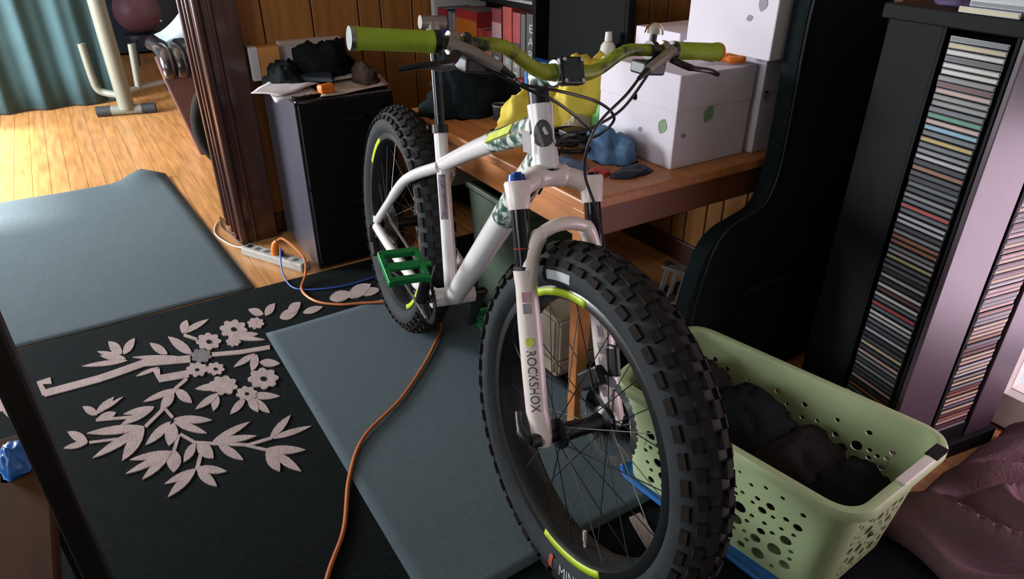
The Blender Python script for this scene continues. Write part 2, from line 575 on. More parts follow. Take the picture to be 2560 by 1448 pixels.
LEAVES = [((735, 450), (655, 375), 60), ((745, 450), (815, 355), 50), ((760, 480), (590, 435), 34), ((760, 490), (605, 460), 30), ((770, 490), (495, 525), 30),
          ((1010, 450), (905, 385), 46), ((1160, 450), (1015, 345), 56), ((1150, 480), (800, 470), 34), ((960, 530), (820, 585), 24),
          ((1100, 320), (1130, 245), 54), ((1100, 325), (1260, 240), 36), ((1590, 210), (1500, 180), 44), ((1600, 215), (1660, 145), 48),
          ((1740, 200), (1815, 140), 58), ((1690, 230), (1800, 190), 60), ((1830, 200), (1950, 165), 40), ((1440, 340), (1560, 330), 36),
          ((1400, 350), (1600, 365), 26), ((1540, 450), (1410, 530), 36), ((1550, 455), (1520, 555), 52), ((1570, 500), (1690, 510), 46),
          ((1350, 640), (1180, 660), 44), ((1320, 690), (1180, 785), 42), ((1310, 690), (1290, 795), 52), ((1500, 700), (1690, 705), 44),
          ((1520, 720), (1630, 805), 48), ((1480, 720), (1390, 815), 44), ((1500, 710), (1560, 800), 52), ((1060, 660), (865, 740), 36),
          ((1060, 665), (1160, 745), 58), ((1050, 680), (970, 790), 60), ((930, 770), (745, 815), 36), ((930, 775), (730, 880), 46),
          ((700, 805), (580, 850), 48), ((590, 815), (500, 768), 46), ((580, 812), (690, 710), 42), ((600, 800), (745, 710), 24),
          ((530, 980), (410, 920), 56), ((530, 985), (385, 1020), 36), ((870, 890), (525, 930), 52), ((860, 900), (560, 1080), 52), ((870, 890), (740, 1095), 76),
          ((1050, 845), (1280, 850), 48), ((1050, 860), (1250, 930), 44), ((1030, 860), (880, 1000), 54), ((1050, 870), (1020, 1005), 80),
          ((1040, 1040), (785, 1090), 42), ((1040, 1045), (760, 1175), 44), ((1030, 1050), (860, 1210), 50), ((1050, 1030), (1050, 1165), 92),
          ((1180, 990), (1110, 1105), 52), ((1190, 985), (1290, 1080), 82), ((1285, 980), (1510, 860), 42), ((1290, 985), (1550, 945), 42),
          ((1320, 1000), (1470, 1090), 52), ((1630, 960), (1755, 820), 46), ((1640, 960), (1880, 885), 36), ((1600, 1030), (1845, 1030), 52),
          ((1610, 1035), (1690, 1160), 72), ((1640, 1040), (1820, 1160), 54), ((1190, 1140), (1370, 1160), 48), ((1190, 1145), (995, 1235), 42),
          ((1180, 1150), (1015, 1315), 54), ((1190, 1150), (1310, 1250), 58), ((20, 680), (75, 845), 90), ((10, 690), (10, 800), 60),
          ((1990, 115), (2130, 85), 66), ((2100, 105), (2240, 30), 74), ((2170, 85), (2300, 60), 50)]
for l in LEAVES:
    leaf(*l)
for s, w in (([(265, 690), (600, 600), (690, 570), (870, 505), (1150, 480)], 42), ([(310, 610), (240, 625), (275, 695)], 40), ([(945, 545), (965, 600), (1140, 570)], 44),
             ([(1110, 335), (1190, 362)], 16), ([(1280, 455), (1450, 440), (1630, 410)], 24), ([(1130, 600), (1060, 660), (990, 780), (880, 890)], 20),
             ([(790, 832), (580, 850)], 16), ([(760, 958), (540, 985)], 14), ([(1000, 785), (1045, 835)], 18), ([(1080, 935), (1050, 1040)], 22),
             ([(1090, 935), (1180, 985), (1300, 992), (1500, 1000), (1640, 958)], 18), ([(1480, 1000), (1610, 1030)], 16), ([(1212, 1060), (1190, 1145)], 24)):
    stem(s, w)
for c, r, e in (((1260, 375), 78, True), ((1410, 300), 85, True), ((1545, 265), 52, False), ((1190, 545), 66, True), ((1300, 540), 58, True),
                ((1590, 600), 95, True), ((1490, 690), 66, True), ((1350, 640), 88, False), ((1410, 375), 46, False)):
    blossom(c, r, e)
blossom((1215, 462), 66, False, 'rug_grey')
flat_poly('branch', [(1572, 1296), (1600, 1284), (1645, 1352), (1640, 1378), (1622, 1384)], 'rug_cream')


def soft_mat(name, x0, x1, y0, y1, z, label, wob=0.006, bump_at=None, skew=0.0, nx=26, ny=44):
    root = thing(name, ((x0 + x1) / 2, (y0 + y1) / 2, 0), label, 'mat')
    vs, fs = [], []
    for j in range(ny + 1):
        for i in range(nx + 1):
            s, t = i / nx, j / ny
            X = x0 + (x1 - x0) * s + skew * t
            Y = y0 + (y1 - y0) * t
            Y += wob * noise.noise(Vector((X * 3, z * 50, 0))) * (1 if j in (0, ny) else 0.6)
            Z = z + 0.0008 * (1 + noise.noise(Vector((X * 5, Y * 5, 1))))
            if bump_at and t > 0.85:
                g = math.exp(-((X - bump_at[0]) / bump_at[1]) ** 2) * ((t - 0.85) / 0.15) ** 2
                Z += bump_at[2] * g
            vs.append((X, Y, Z + 0.0048))
    n = (nx + 1) * (ny + 1)
    for j in range(ny):
        for i in range(nx):
            a = j * (nx + 1) + i
            fs.append((a, a + 1, a + nx + 2, a + nx + 1))
    m = MB().add(vs, fs)
    top = m.build('pile', 'mat_grey', root, smooth='all')
    so = top.modifiers.new('thickness', 'SOLIDIFY')
    so.thickness = 0.004
    so.offset = -1
    b = MB().add([(v[0], v[1], v[2] - 0.0041) for v in vs], fs).build('backing', 'mat_edge', root, smooth='all')
    so = b.modifiers.new('thickness', 'SOLIDIFY')
    so.thickness = 0.0015
    so.offset = -1
    return root


soft_mat('doorway_mat', -1.05, 0.395, 2.462, 4.02, 0.001, 'blue-grey carpet mat running from the rug through the dark wooden opening', bump_at=(0.20, 0.085, 0.055), skew=-0.08)
soft_mat('bike_mat', 0.342, 1.04, 0.835, 2.10, RZ + 0.001, 'grey carpet mat lying on the floral rug under the bicycle', skew=-0.0)

# ================================================================== THE BICYCLE
BIKE = thing('mountain_bike', (0.7764, 1.9229, 0.022), 'white hardtail fat bike with lime grips standing beside the desk', 'bicycle')
BIKE.rotation_euler = (R(-4.67), 0, R(-64.4487 - 32.5))
RA = Vector((0, 0, 0.353))
RA.z = 0.353
Z0 = -0.016            # the fit was made with the tyres on z = 0; the mats lift the wheels, the root is raised and the bike lowered by the same amount
RA = Vector((0, 0, 0.375 + Z0))
FA = Vector((1.1242, 0, 0.375 + Z0))
BB = Vector((0.4369, 0, 0.3224 + Z0))
ST = Vector((0.307, 0, 0.7634 + Z0))
_h = R(68.19)
UP = Vector((-math.cos(_h), 0, math.sin(_h)))
FW = Vector((math.sin(_h), 0, math.cos(_h)))
YV = Vector((0, 1, 0))
CR = FA - 0.051 * FW + 0.5056 * UP
HT = CR + 0.1239 * UP
STEER = Matrix.Translation(CR) @ Matrix.Rotation(R(4.55), 4, UP) @ Matrix.Translation(-CR)
TY_R = 0.354           # outer radius minus tread compression where it stands


def part(mb, name, m, parent=BIKE, smooth=True, bevel=0.0, steer=False, label=None):
    if steer:
        mb.xf(STEER)
    o = mb.build(name, m, parent, smooth=smooth, bevel=bevel, local=True)
    if label:
        o['label'] = label
    return o


def fk(f, y, u):
    return CR + FW * f + YV * y + UP * u


# --- frame
part(MB().tube([BB, BB.lerp(ST, 0.5), ST], [0.0205, 0.0185, 0.0185], 18), 'seat_tube', 'white_frame')
TTa = BB.lerp(ST, 0.785)
TTb = HT - UP * 0.040
part(MB().tube(smooth_path([TTa, TTa.lerp(TTb, 0.35) + Vector((0, 0, 0.006)), TTa.lerp(TTb, 0.62) + Vector((0, 0, 0.006))], 6), [0.019 + 0.0004 * i for i in range(13)], 18), 'top_tube', 'white_frame')
part(MB().tube(smooth_path([TTa.lerp(TTb, 0.60) + Vector((0, 0, 0.006)), TTa.lerp(TTb, 0.85), TTb], 6), [0.0242 + 0.0003 * i for i in range(13)], 18, flat=1.0), 'top_tube_graphic', 'camo', label='green banknote print wrapped round the top tube')
part(MB().obox(TTa.lerp(TTb, 0.735) + Vector((0, -0.0235, 0.011)), (TTb - TTa).normalized(), Vector((0, 0.45, 0.9)).normalized(), Vector((0, -0.9, 0.45)).normalized(), (0.062, 0.010, 0.003)), 'yellow_band', 'bill_yellow', smooth=False)
DTa = BB + Vector((0.02, 0, 0.01))
DTb = CR + UP * 0.028
part(MB().tube([DTa, DTa.lerp(DTb, 0.3), DTa.lerp(DTb, 0.66)], [0.027, 0.030, 0.0305], 18), 'down_tube', 'white_frame')
part(MB().tube([DTa.lerp(DTb, 0.65), DTa.lerp(DTb, 0.85), DTb], [0.031, 0.031, 0.029], 18), 'down_tube_graphic', 'camo', label='green banknote print wrapped round the down tube')
part(MB().tube([CR - UP * 0.001, CR + UP * 0.03, CR + UP * 0.062, HT - UP * 0.03, HT], [0.0285, 0.0275, 0.0235, 0.0235, 0.0250], 22), 'head_tube', 'white_frame')
bdir = Vector((math.cos(R(-22)), math.sin(R(-22)), 0))
bdir = (bdir - UP * bdir.dot(UP)).normalized()
bs = UP.cross(bdir).normalized()
hb = MB()
cen = CR + UP * 0.066
vsb = []
for i in range(20):
    a = 2 * math.pi * i / 20
    w = 0.018 * math.cos(a)
    hgt = 0.027 * math.sin(a) * (1.0 if math.sin(a) > 0 else 0.9)
    if math.sin(a) < -0.5:
        w *= 1.25
    vsb.append(cen + UP * hgt + bs * w + bdir * math.sqrt(max(0.0255 ** 2 - w * w, 0)))
hb.add(vsb, [tuple(range(20))])
o = part(hb, 'head_badge', 'decal_grey', smooth=False, label='dark oval head badge')
so = o.modifiers.new('t', 'SOLIDIFY')
so.thickness = 0.0012
part(MB().lathe([(0.0, 0), (0.031, 0), (0.033, 0.004), (0.0, 0.004)], n=24).xf(Matrix.Translation(CR - UP * 0.004) @ UP.to_track_quat('Z', 'Y').to_matrix().to_4x4()), 'lower_headset_ring', 'black_metal')
part(MB().cyl(BB - YV * 0.062, BB + YV * 0.062, 0.026, n=24), 'bottom_bracket_shell', 'white_frame')
for s in (-1, 1):
    part(MB().tube(smooth_path([TTa + Vector((0.004, s * 0.012, -0.004)), Vector((0.262, s * 0.052, 0.622 + Z0)), Vector((0.20, s * 0.070, 0.578 + Z0)), Vector((0.10, s * 0.085, 0.478 + Z0)), RA + Vector((0.006, s * 0.092, 0.016))], 7),
                   [0.0155] * 9 + [0.0145] * 10 + [0.0125] * 10, 12), 'seat_stay', 'white_frame')
    part(MB().tube(smooth_path([BB + Vector((-0.01, s * 0.036, 0.0)), Vector((0.36, s * 0.075, 0.335 + Z0)), Vector((0.2, s * 0.090, 0.352 + Z0)), RA + Vector((0.006, s * 0.094, -0.004))], 7),
                   [0.0175] * 8 + [0.0145] * 14, 12), 'chain_stay', 'white_frame')
    part(MB().obox(RA + Vector((0.0, s * 0.095, 0.0)), Vector((1, 0, 0)), YV, Vector((0, 0, 1)), (0.020, 0.004, 0.026)), 'dropout', 'white_frame', smooth=False, bevel=0.004)
# seat-tube lettering block, tag, clamp, post
sd = (ST - BB).normalized()
sn = Vector((math.cos(R(-40)), math.sin(R(-40)), 0))
sn = (sn - sd * sn.dot(sd)).normalized()
ss = sd.cross(sn)


def wrapped(vs, fs, c, along, out, r, name, m, parent, steer=False):
    """lay flat lettering round a tube: x runs along the tube, y round it"""
    side = out.cross(along)
    P = []
    for v in vs:
        a = v.y / r
        P.append(c + along * v.x + (out * math.cos(a) + side * math.sin(a)) * r)
    return part(MB().add(P, fs), name, m, parent, smooth=False, steer=steer)


gr = [Vector((-0.06 + 0.12 * i / 6, -0.011 + 0.022 * j / 6, 0)) for j in range(7) for i in range(7)]
gf = [(j * 7 + i, j * 7 + i + 1, j * 7 + i + 8, j * 7 + i + 7) for j in range(6) for i in range(6)]
stp = bpy.data.objects['seat_tube']
wrapped(gr, gf, BB.lerp(ST, 0.60), sd, sn, 0.0197, 'seat_tube_decal', 'decal_plum', stp)
part(MB().obox(CR + UP * 0.058 + Vector((0.010, -0.040, 0.0)), UP, Vector((0.5, -0.85, 0)).normalized(), Vector((0.85, 0.5, 0)).normalized(), (0.020, 0.0008, 0.009)), 'hang_tag', 'paper', smooth=False, label='small white hang tag by the head tube')
part(MB().cyl(ST - sd * 0.016, ST + sd * 0.006, 0.0225, n=20).cyl(ST + Vector((-0.016, -0.030, -0.004)), ST + Vector((-0.016, 0.014, -0.004)), 0.006, n=10), 'seat_clamp', 'black_metal')
part(MB().cyl(ST, ST + sd * 0.245, 0.0135, n=18), 'seat_post', 'stanchion')
o = part(MB().tube([ST + sd * 0.235, ST + sd * 0.262], [0.016, 0.022], 14).cyl(ST + sd * 0.262 - YV * 0.034, ST + sd * 0.262 + YV * 0.034, 0.017, n=14), 'post_head', 'alu_grey', label='grey saddle clamp on the bare seat post')
part(MB().cyl(ST + sd * 0.262 + YV * 0.030, ST + sd * 0.262 + YV * 0.040, 0.013, n=12), 'clamp_bolt', 'blue_cap', parent=o)

# --- fork
crown = part(MB().tube(smooth_path([fk(0.030, -0.084, -0.045), fk(0.024, -0.062, -0.026), fk(0.012, -0.032, -0.014), fk(0.008, 0, -0.010), fk(0.012, 0.032, -0.014), fk(0.024, 0.062, -0.026), fk(0.030, 0.084, -0.045)], 5),
                       [0.018] * 5 + [0.019] * 5 + [0.023] * 11 + [0.019] * 5 + [0.018] * 5, 14), 'fork_crown', 'white_fork', steer=True)
for s in (-1, 1):
    part(MB().tube([fk(0.030, s * 0.084, -0.018), fk(0.030, s * 0.084, -0.022), fk(0.030, s * 0.084, -0.070)], [0.0225, 0.0250, 0.0205], 22), 'crown_cup', 'white_fork', parent=crown, steer=True)
    part(MB().cyl(fk(0.030, s * 0.084, -0.04), fk(0.030, s * 0.084, -0.30), 0.016, n=22), 'stanchion', 'stanchion', steer=True)
    lw = part(MB().tube([fk(0.030, s * 0.084, -0.183), fk(0.030, s * 0.084, -0.215), fk(0.030, s * 0.084, -0.28), fk(0.032, s * 0.086, -0.38), fk(0.035, s * 0.088, -0.455), fk(0.046, s * 0.086, -0.505), fk(0.047, s * 0.085, -0.522)],
                        [0.0225, 0.0205, 0.0225, 0.0225, 0.0215, 0.0200, 0.0140], 22), 'lower_leg', 'white_fork', steer=True)
    part(MB().cyl(fk(0.030, s * 0.084, -0.176), fk(0.030, s * 0.084, -0.184), 0.0195, n=20), 'seal', 'black_plastic', parent=lw, steer=True)
part(MB().cyl(fk(0.030, -0.084, -0.019), fk(0.030, -0.084, -0.006), 0.018, 0.015, n=18).cyl(fk(0.030, -0.084, -0.006), fk(0.030, -0.084, -0.002), 0.010, n=12), 'lockout_knob', 'blue_cap', parent=crown, steer=True, label='blue lockout knob')
part(MB().cyl(fk(0.030, 0.084, -0.019), fk(0.030, 0.084, -0.012), 0.016, n=18), 'air_cap', 'black_metal', parent=crown, steer=True)
part(MB().lathe([(0.0162, -0.0012), (0.0185, 0), (0.0162, 0.0012)], n=24, closed=True).xf(Matrix.Translation(fk(0.030, -0.084, -0.143)) @ UP.to_track_quat('Z', 'Y').to_matrix().to_4x4()), 'travel_ring', 'red', steer=True, label='red rubber travel ring')
part(MB().tube(smooth_path([fk(0.032, -0.084, -0.225), fk(0.036, -0.076, -0.172), fk(0.042, -0.058, -0.128), fk(0.048, -0.030, -0.110), fk(0.050, 0, -0.105), fk(0.048, 0.030, -0.108), fk(0.042, 0.058, -0.122), fk(0.036, 0.076, -0.172), fk(0.032, 0.084, -0.225)], 5),
               [0.019] * 6 + [0.0165] * 6 + [0.013] * 17 + [0.0165] * 6 + [0.019] * 6, 14), 'fork_arch', 'white_fork', steer=True)
# lettering on the near lower leg
near_leg = [o for o in BIKE.children if o.name.startswith('lower_leg')][0]
far_leg = [o for o in BIKE.children if o.name.startswith('lower_leg')][1]
out = (FW * math.cos(R(38)) - YV * math.sin(R(38))).normalized()
lv, lf = text_mesh('ROCKSHOX', 0.0265)
wd = max(v.x for v in lv) - min(v.x for v in lv)
lv = [Vector((v.x * 0.118 / wd, v.y, 0)) for v in lv]
legdir = -(fk(0.035, -0.088, -0.455) - fk(0.030, -0.084, -0.28)).normalized() * -1
wrapped(lv, lf, fk(0.0325, -0.0863, -0.392), legdir, out, 0.0232, 'leg_lettering', 'decal_grey', near_leg, steer=True)
dv = [Vector((0.009 * math.cos(2 * math.pi * i / 20), 0.009 * math.sin(2 * math.pi * i / 20), 0)) for i in range(20)]
wrapped(dv, [tuple(range(20))], fk(0.0318, -0.0856, -0.317), legdir, out, 0.0236, 'leg_roundel', 'bill_yellow', near_leg, steer=True)
for uu, mm in ((-0.232, 'red_print'), (-0.254, 'grey_print')):
    qv = [Vector((x, y, 0)) for x, y in ((-0.0095, -0.007), (0.0095, -0.007), (0.0095, 0.007), (-0.0095, 0.007))]
    wrapped(qv, [(0, 1, 2, 3)], fk(0.030, -0.084, uu), legdir, out, 0.0236, 'leg_badge', mm, near_leg, steer=True)
out2 = (FW * math.cos(R(60)) - YV * math.sin(R(60))).normalized()
for uu, ln in ((-0.315, 0.022), (-0.36, 0.012), (-0.405, 0.026), (-0.45, 0.01)):
    qv = [Vector((x, y, 0)) for x, y in ((-ln, -0.006), (ln, -0.002), (ln, 0.008), (-ln, 0.004))]
    wrapped(qv, [(0, 1, 2, 3)], fk(0.032, 0.086, uu), legdir, out2, 0.0236, 'leg_print', 'grey_print', far_leg, steer=True)


# --- wheels
def wheel(name, c, steer, yellow, disc_side, lettered):
    c = Vector(c)
    ro = part(MB().lathe([(0.287, -0.035), (0.283, -0.0375), (0.268, -0.036), (0.262, -0.028), (0.261, 0.028), (0.268, 0.036), (0.283, 0.0375), (0.287, 0.035), (0.274, 0.028), (0.274, -0.028)], c, 'y', 72, closed=True), name, 'rim', steer=steer)
    prof = []
    for i in range(19):
        a = R(-118 + 236 * i / 18)
        prof.append((0.3125 + 0.050 * math.cos(a), 0.050 * math.sin(a)))
    prof = [(0.286, -0.033)] + prof[1:-1] + [(0.286, 0.033)]
    tyre = part(MB().lathe(prof, c, 'y', 96), 'tyre', 'tyre', parent=ro, smooth='all', steer=steer)
    kn = MB()
    N = 50
    for i in range(N):
        for row, (ya, la, wa, hh) in enumerate(((0.0135, 0.0140, 0.0085, 0.0075), (0.031, 0.0135, 0.0075, 0.0070), (0.0455, 0.0130, 0.0065, 0.0075))):
            for s in (-1, 1):
                th = 2 * math.pi * (i + (0.5 if (row + (s > 0)) % 2 else 0)) / N
                ph = math.asin(min(0.98, ya / 0.050)) * s
                rad = Vector((math.cos(th), 0, math.sin(th)))
                nrm = (rad * math.cos(ph) + YV * math.sin(ph)).normalized()
                tan = Vector((-math.sin(th), 0, math.cos(th)))
                sid = nrm.cross(tan)
                p = c + rad * (0.3125 + 0.050 * math.cos(ph)) + YV * (0.050 * math.sin(ph))
                kn.obox(p + nrm * (hh / 2 - 0.002), tan, sid, nrm, (la * (1.0 if row != 1 else 0.8), wa, hh / 2 + 0.001))
    o = part(kn, 'tread_knobs', 'tread', parent=ro, smooth=False, steer=steer)
    o['kind'] = 'stuff'
    for a0, a1 in yellow:
        for s in (-1, 1):
            prof2 = [(0.2835, s * 0.0379), (0.2685, s * 0.0366)]
            o = part(MB().lathe(prof2, c, 'y', 14, arc=(R(a0), R(a1))), 'rim_decal', 'lime', parent=ro, smooth='all', steer=steer)
            so = o.modifiers.new('t', 'SOLIDIFY')
            so.thickness = 0.0006
            so.offset = 0
    hub = part(MB().lathe([(0.0, -0.074), (0.013, -0.074), (0.013, -0.058), (0.030, -0.056), (0.030, -0.050), (0.019, -0.044), (0.017, 0.0), (0.019, 0.044), (0.030, 0.050), (0.030, 0.056), (0.013, 0.058), (0.013, 0.074), (0.0, 0.074)], c, 'y', 24), 'hub', 'black_metal', parent=ro, steer=steer)
    for i in range(32):
        a = 2 * math.pi * i / 32
        s = -1 if i % 2 else 1
        b = a + (0.30 if (i // 2) % 2 else -0.30) * 1.6
        part(MB().tube([c + Vector((0.028 * math.cos(b), s * 0.053, 0.028 * math.sin(b))), c + Vector((0.263 * math.cos(a), s * 0.012, 0.263 * math.sin(a)))], 0.0011, 5), 'spoke', 'steel' if i % 3 == 0 else 'black_metal', parent=ro, steer=steer)
    d = disc_side * 0.064
    rt = MB().lathe([(0.090, d - 0.0009), (0.074, d - 0.0009), (0.074, d + 0.0009), (0.090, d + 0.0009)], c, 'y', 60, closed=True)
    for i in range(6):
        a = 2 * math.pi * i / 6
        p0 = c + Vector((0.026 * math.cos(a), d, 0.026 * math.sin(a)))
        p1 = c + Vector((0.076 * math.cos(a + 0.5), d, 0.076 * math.sin(a + 0.5)))
        rt.tube([p0, p1], 0.0035, 6, flat=0.4)
    for i in range(36):
        a = 2 * math.pi * i / 36
        e = Vector((math.cos(a), 0, math.sin(a)))
        rt.obox(c + e * 0.091 + YV * d, e, YV, Vector((-e.z, 0, e.x)), (0.0022, 0.0009, 0.0045))
    rt.lathe([(0.020, d - 0.003), (0.032, d - 0.003), (0.032, d + 0.003), (0.020, d + 0.003)], c, 'y', 24, closed=True)
    part(rt, 'disc_rotor', 'steel', parent=ro, smooth=False, steer=steer)
    return ro


fw = wheel('front_wheel', FA, True, [(91, 127), (267, 307)], 1, True)
rw = wheel('rear_wheel', RA, False, [(122, 152), (300, 335)], 1, False)
# valve, tyre lettering
a = R(287)
e = Vector((math.cos(a), 0, math.sin(a)))
part(MB().tube([FA + e * 0.262, FA + e * 0.248, FA + e * 0.246, FA + e * 0.226], [0.0032, 0.0032, 0.0045, 0.0042], 10), 'valve', 'paper_warm', parent=fw, steer=True, label='pale valve stem')


# mirrored so that it reads from outside, letters standing on the rim at the bottom of the wheel
def tyre_text_low(s, size, ang, m, c, parent, steer, rad=0.314, name='tyre_lettering'):
    vs, fs = text_mesh(s, size)
    P = []
    for v in vs:
        th = R(ang) + v.x / rad
        r = rad - v.y
        dr = max(-0.049, min(0.049, r - 0.3125))
        yy = -math.sqrt(0.050 ** 2 - dr ** 2) - 0.0018
        P.append(c + Vector((r * math.cos(th), yy, r * math.sin(th))))
    return part(MB().add(P, fs), name, m, parent, smooth=False, steer=steer)


tyre_text_low('MINION', 0.032, 293, 'decal_white', FA, fw, True, rad=0.309)
P = []
for i in range(4):
    for j in range(7):
        th = R(275.6 + 2.2 * i / 3)
        r = 0.294 + 0.028 * j / 6
        dr = r - 0.3125
        P.append(FA + Vector((r * math.cos(th), -math.sqrt(0.05 ** 2 - dr ** 2) - 0.0014, r * math.sin(th))))
part(MB().add(P, [(i * 7 + j, i * 7 + j + 1, i * 7 + j + 8, i * 7 + j + 7) for i in range(3) for j in range(6)]), 'tyre_mark', 'decal_orange', parent=fw, steer=True, label='orange bar before the tyre lettering')
P = []
for i in range(9):
    for j in range(3):
        th = R(112 - 14 * i / 8)
        r = 0.302 + 0.009 * j
        dr = r - 0.3125
        P.append(FA + Vector((r * math.cos(th), -math.sqrt(0.05 ** 2 - dr ** 2) - 0.0008, r * math.sin(th))))
part(MB().add(P, [(i * 3 + j, i * 3 + j + 1, i * 3 + j + 4, i * 3 + j + 3) for i in range(8) for j in range(2)]), 'tyre_patch', 'decal_white', parent=fw, steer=True)
# axle lever, caliper
axl = part(MB().cyl(FA - YV * 0.108, FA + YV * 0.105, 0.0085, n=14), 'front_axle', 'black_metal', steer=True)
part(MB().cyl(FA - YV * 0.118, FA - YV * 0.100, 0.014, n=16).tube(smooth_path([FA - YV * 0.118, FA - YV * 0.128 + Vector((-0.02, 0, 0.012)), FA - YV * 0.116 + Vector((-0.055, 0, 0.03))], 5), [0.010] * 6 + [0.007] * 5, 10), 'axle_lever', 'black_plastic', parent=axl, steer=True)
part(MB().cyl(RA - YV * 0.108, RA + YV * 0.108, 0.008, n=14), 'rear_axle', 'black_metal')
part(MB().obox(FA + Vector((-0.062, 0.068, 0.062)), Vector((0.7, 0, 0.7)), YV, Vector((-0.7, 0, 0.7)), (0.038, 0.020, 0.020)).obox(FA + Vector((-0.035, 0.082, 0.115)), UP, YV, FW, (0.032, 0.008, 0.016)), 'front_brake_caliper', 'black_plastic', smooth=False, bevel=0.006, steer=True)
part(MB().obox(RA + Vector((0.065, 0.070, 0.055)), Vector((0.8, 0, 0.6)), YV, Vector((-0.6, 0, 0.8)), (0.034, 0.018, 0.017)), 'rear_brake_caliper', 'black_plastic', smooth=False, bevel=0.006)

# --- cockpit
BARC = HT + UP * 0.040 + FW * 0.0960
st = part(MB().cyl(HT, HT + UP * 0.040, 0.0205, n=20).cyl(HT + UP * 0.020, HT + UP * 0.070, 0.0200, n=20), 'steerer_spacers', 'black_metal', steer=True)
st2 = part(MB().tube([HT + UP * 0.050, HT + UP * 0.045 + FW * 0.05, BARC - FW * 0.012], [0.021, 0.0165, 0.022], 16).cyl(BARC - YV * 0.026 - FW * 0.004, BARC + YV * 0.026 - FW * 0.004, 0.0225, n=18), 'stem', 'camo', steer=True, label='green printed stem')
part(MB().obox(BARC + FW * 0.014, FW, YV, UP, (0.008, 0.025, 0.024)), 'stem_faceplate', 'black_metal', parent=st2, smooth=False, bevel=0.004, steer=True)
for s in (-1, 1):
    for q in (-1, 1):
        part(MB().cyl(BARC + FW * 0.020 + YV * 0.018 * s + UP * 0.018 * q, BARC + FW * 0.025 + YV * 0.018 * s + UP * 0.018 * q, 0.0035, n=10), 'bolt', 'steel', parent=st2, steer=True)
part(MB().cyl(HT + UP * 0.070, HT + UP * 0.075, 0.019, n=20), 'top_cap', 'steel', steer=True)
END = 0.3885


def bar_pt(y):
    t = abs(y)
    r = min(max((t - 0.045) / 0.10, 0), 1)
    r = r * r * (3 - 2 * r)
    sweep = -0.022 * max(0, (t - 0.06) / 0.33)
    return BARC + Vector((sweep, y, 0.0420 * r))


bar = part(MB().tube([bar_pt(-END + 2 * END * i / 48) for i in range(49)], [0.0111 + 0.0049 * max(0, 1 - abs(-1 + i / 24) * 6) + 0.002 * max(0, 1 - abs(-1 + i / 24) * 2.2) for i in range(49)], 16), 'handlebar', 'bar', steer=True, label='lime handlebar with dark print')
for s in (-1, 1):
    g = MB()
    n = 34
    pts, rs = [], []
    for i in range(n + 1):
        y = s * (END - 0.005 - 0.128 * i / n)
        pts.append(bar_pt(y))
        rs.append(0.0165 + (0.0016 if i in (0, 1, 2, n - 2, n - 1, n) else 0.0005 * (i % 2)))
    gp = part(g.tube(pts, rs, 20), 'grip', 'grip', steer=True, label='lime rubber grip')
    part(MB().tube([bar_pt(s * (END + 0.001)), bar_pt(s * (END - 0.006))], [0.0178, 0.0188], 20), 'end_cap', 'steel' if s < 0 else 'orange', parent=gp, steer=True)
    part(MB().tube([bar_pt(s * (END - 0.132)), bar_pt(s * (END - 0.142))], [0.0185, 0.0185], 20), 'lock_ring', 'black_metal', parent=gp, steer=True)
    # brake lever: clamp, master cylinder, blade
    c0 = bar_pt(s * (END - 0.165))
    lv_ = part(MB().tube([bar_pt(s * (END - 0.158)), bar_pt(s * (END - 0.172))], [0.0185, 0.0185], 16).tube([c0 + Vector((0.016, s * 0.014, 0.002)), c0 + Vector((0.032, -s * 0.022, -0.010)), c0 + Vector((0.046, -s * 0.068, -0.030))], [0.0105, 0.0110, 0.0085], 12), 'brake_lever', 'alu_grey', steer=True, label='grey alloy brake lever body')
    part(MB().tube(smooth_path([c0 + Vector((0.026, s * 0.004, -0.012)), c0 + Vector((0.055, s * 0.030, -0.022)), c0 + Vector((0.060, s * 0.075, -0.026)), c0 + Vector((0.050, s * 0.110, -0.034))], 6), [0.0085] * 7 + [0.0065] * 12, 10, flat=0.8), 'lever_blade', 'black_metal', parent=lv_, steer=True)
    part(MB().cyl(c0 + Vector((0.045, -s * 0.064, -0.028)), c0 + Vector((0.054, -s * 0.092, -0.044)), 0.0075, 0.004, n=10), 'hose_boot', 'black_plastic', parent=lv_, steer=True)
    c1 = bar_pt(s * (END - 0.19))
    sh = part(MB().tube([bar_pt(s * (END - 0.183)), bar_pt(s * (END - 0.196))], [0.0175, 0.0175], 16).obox(c1 + Vector((0.010, -s * 0.012, -0.030)), Vector((1, 0, 0)), YV, Vector((0, 0, 1)), (0.022, 0.026, 0.012)), 'shifter', 'black_plastic', smooth=False, bevel=0.004, steer=True)
    part(MB().tube(smooth_path([c1 + Vector((-0.005, s * 0.004, -0.036)), c1 + Vector((-0.02, s * 0.03, -0.044)), c1 + Vector((-0.028, s * 0.055, -0.042))], 4), 0.0065, 8, flat=0.6), 'shift_paddle', 'steel', parent=sh, steer=True)
# bell on the far side of the bar
bc = bar_pt(0.195)
bl = part(MB().tube([bar_pt(0.188), bar_pt(0.202)], [0.0175, 0.0175], 14).cyl(bc, bc + Vector((0, 0, 0.030)), 0.007, n=10), 'bell_mount', 'black_plastic', steer=True)
part(MB().lathe([(0.0, 0.020), (0.009, 0.018), (0.016, 0.010), (0.0185, 0.0), (0.017, 0.0)], n=22).xf(Matrix.Translation(bc + Vector((0, 0, 0.030)))), 'bell_dome', 'chrome', parent=bl, steer=True, label='chrome bell dome')


def sp(p):
    return STEER @ Vector(p)


BM = Matrix.Translation(BIKE.location) @ BIKE.rotation_euler.to_matrix().to_4x4()
BI = BM.inverted()


def hose_start(s):
    c0 = bar_pt(s * (END - 0.165))
    return STEER @ (c0 + Vector((0.053, -s * 0.090, -0.043)))


def seen(px, py, v):
    return BI @ at(px, py, Y=v)


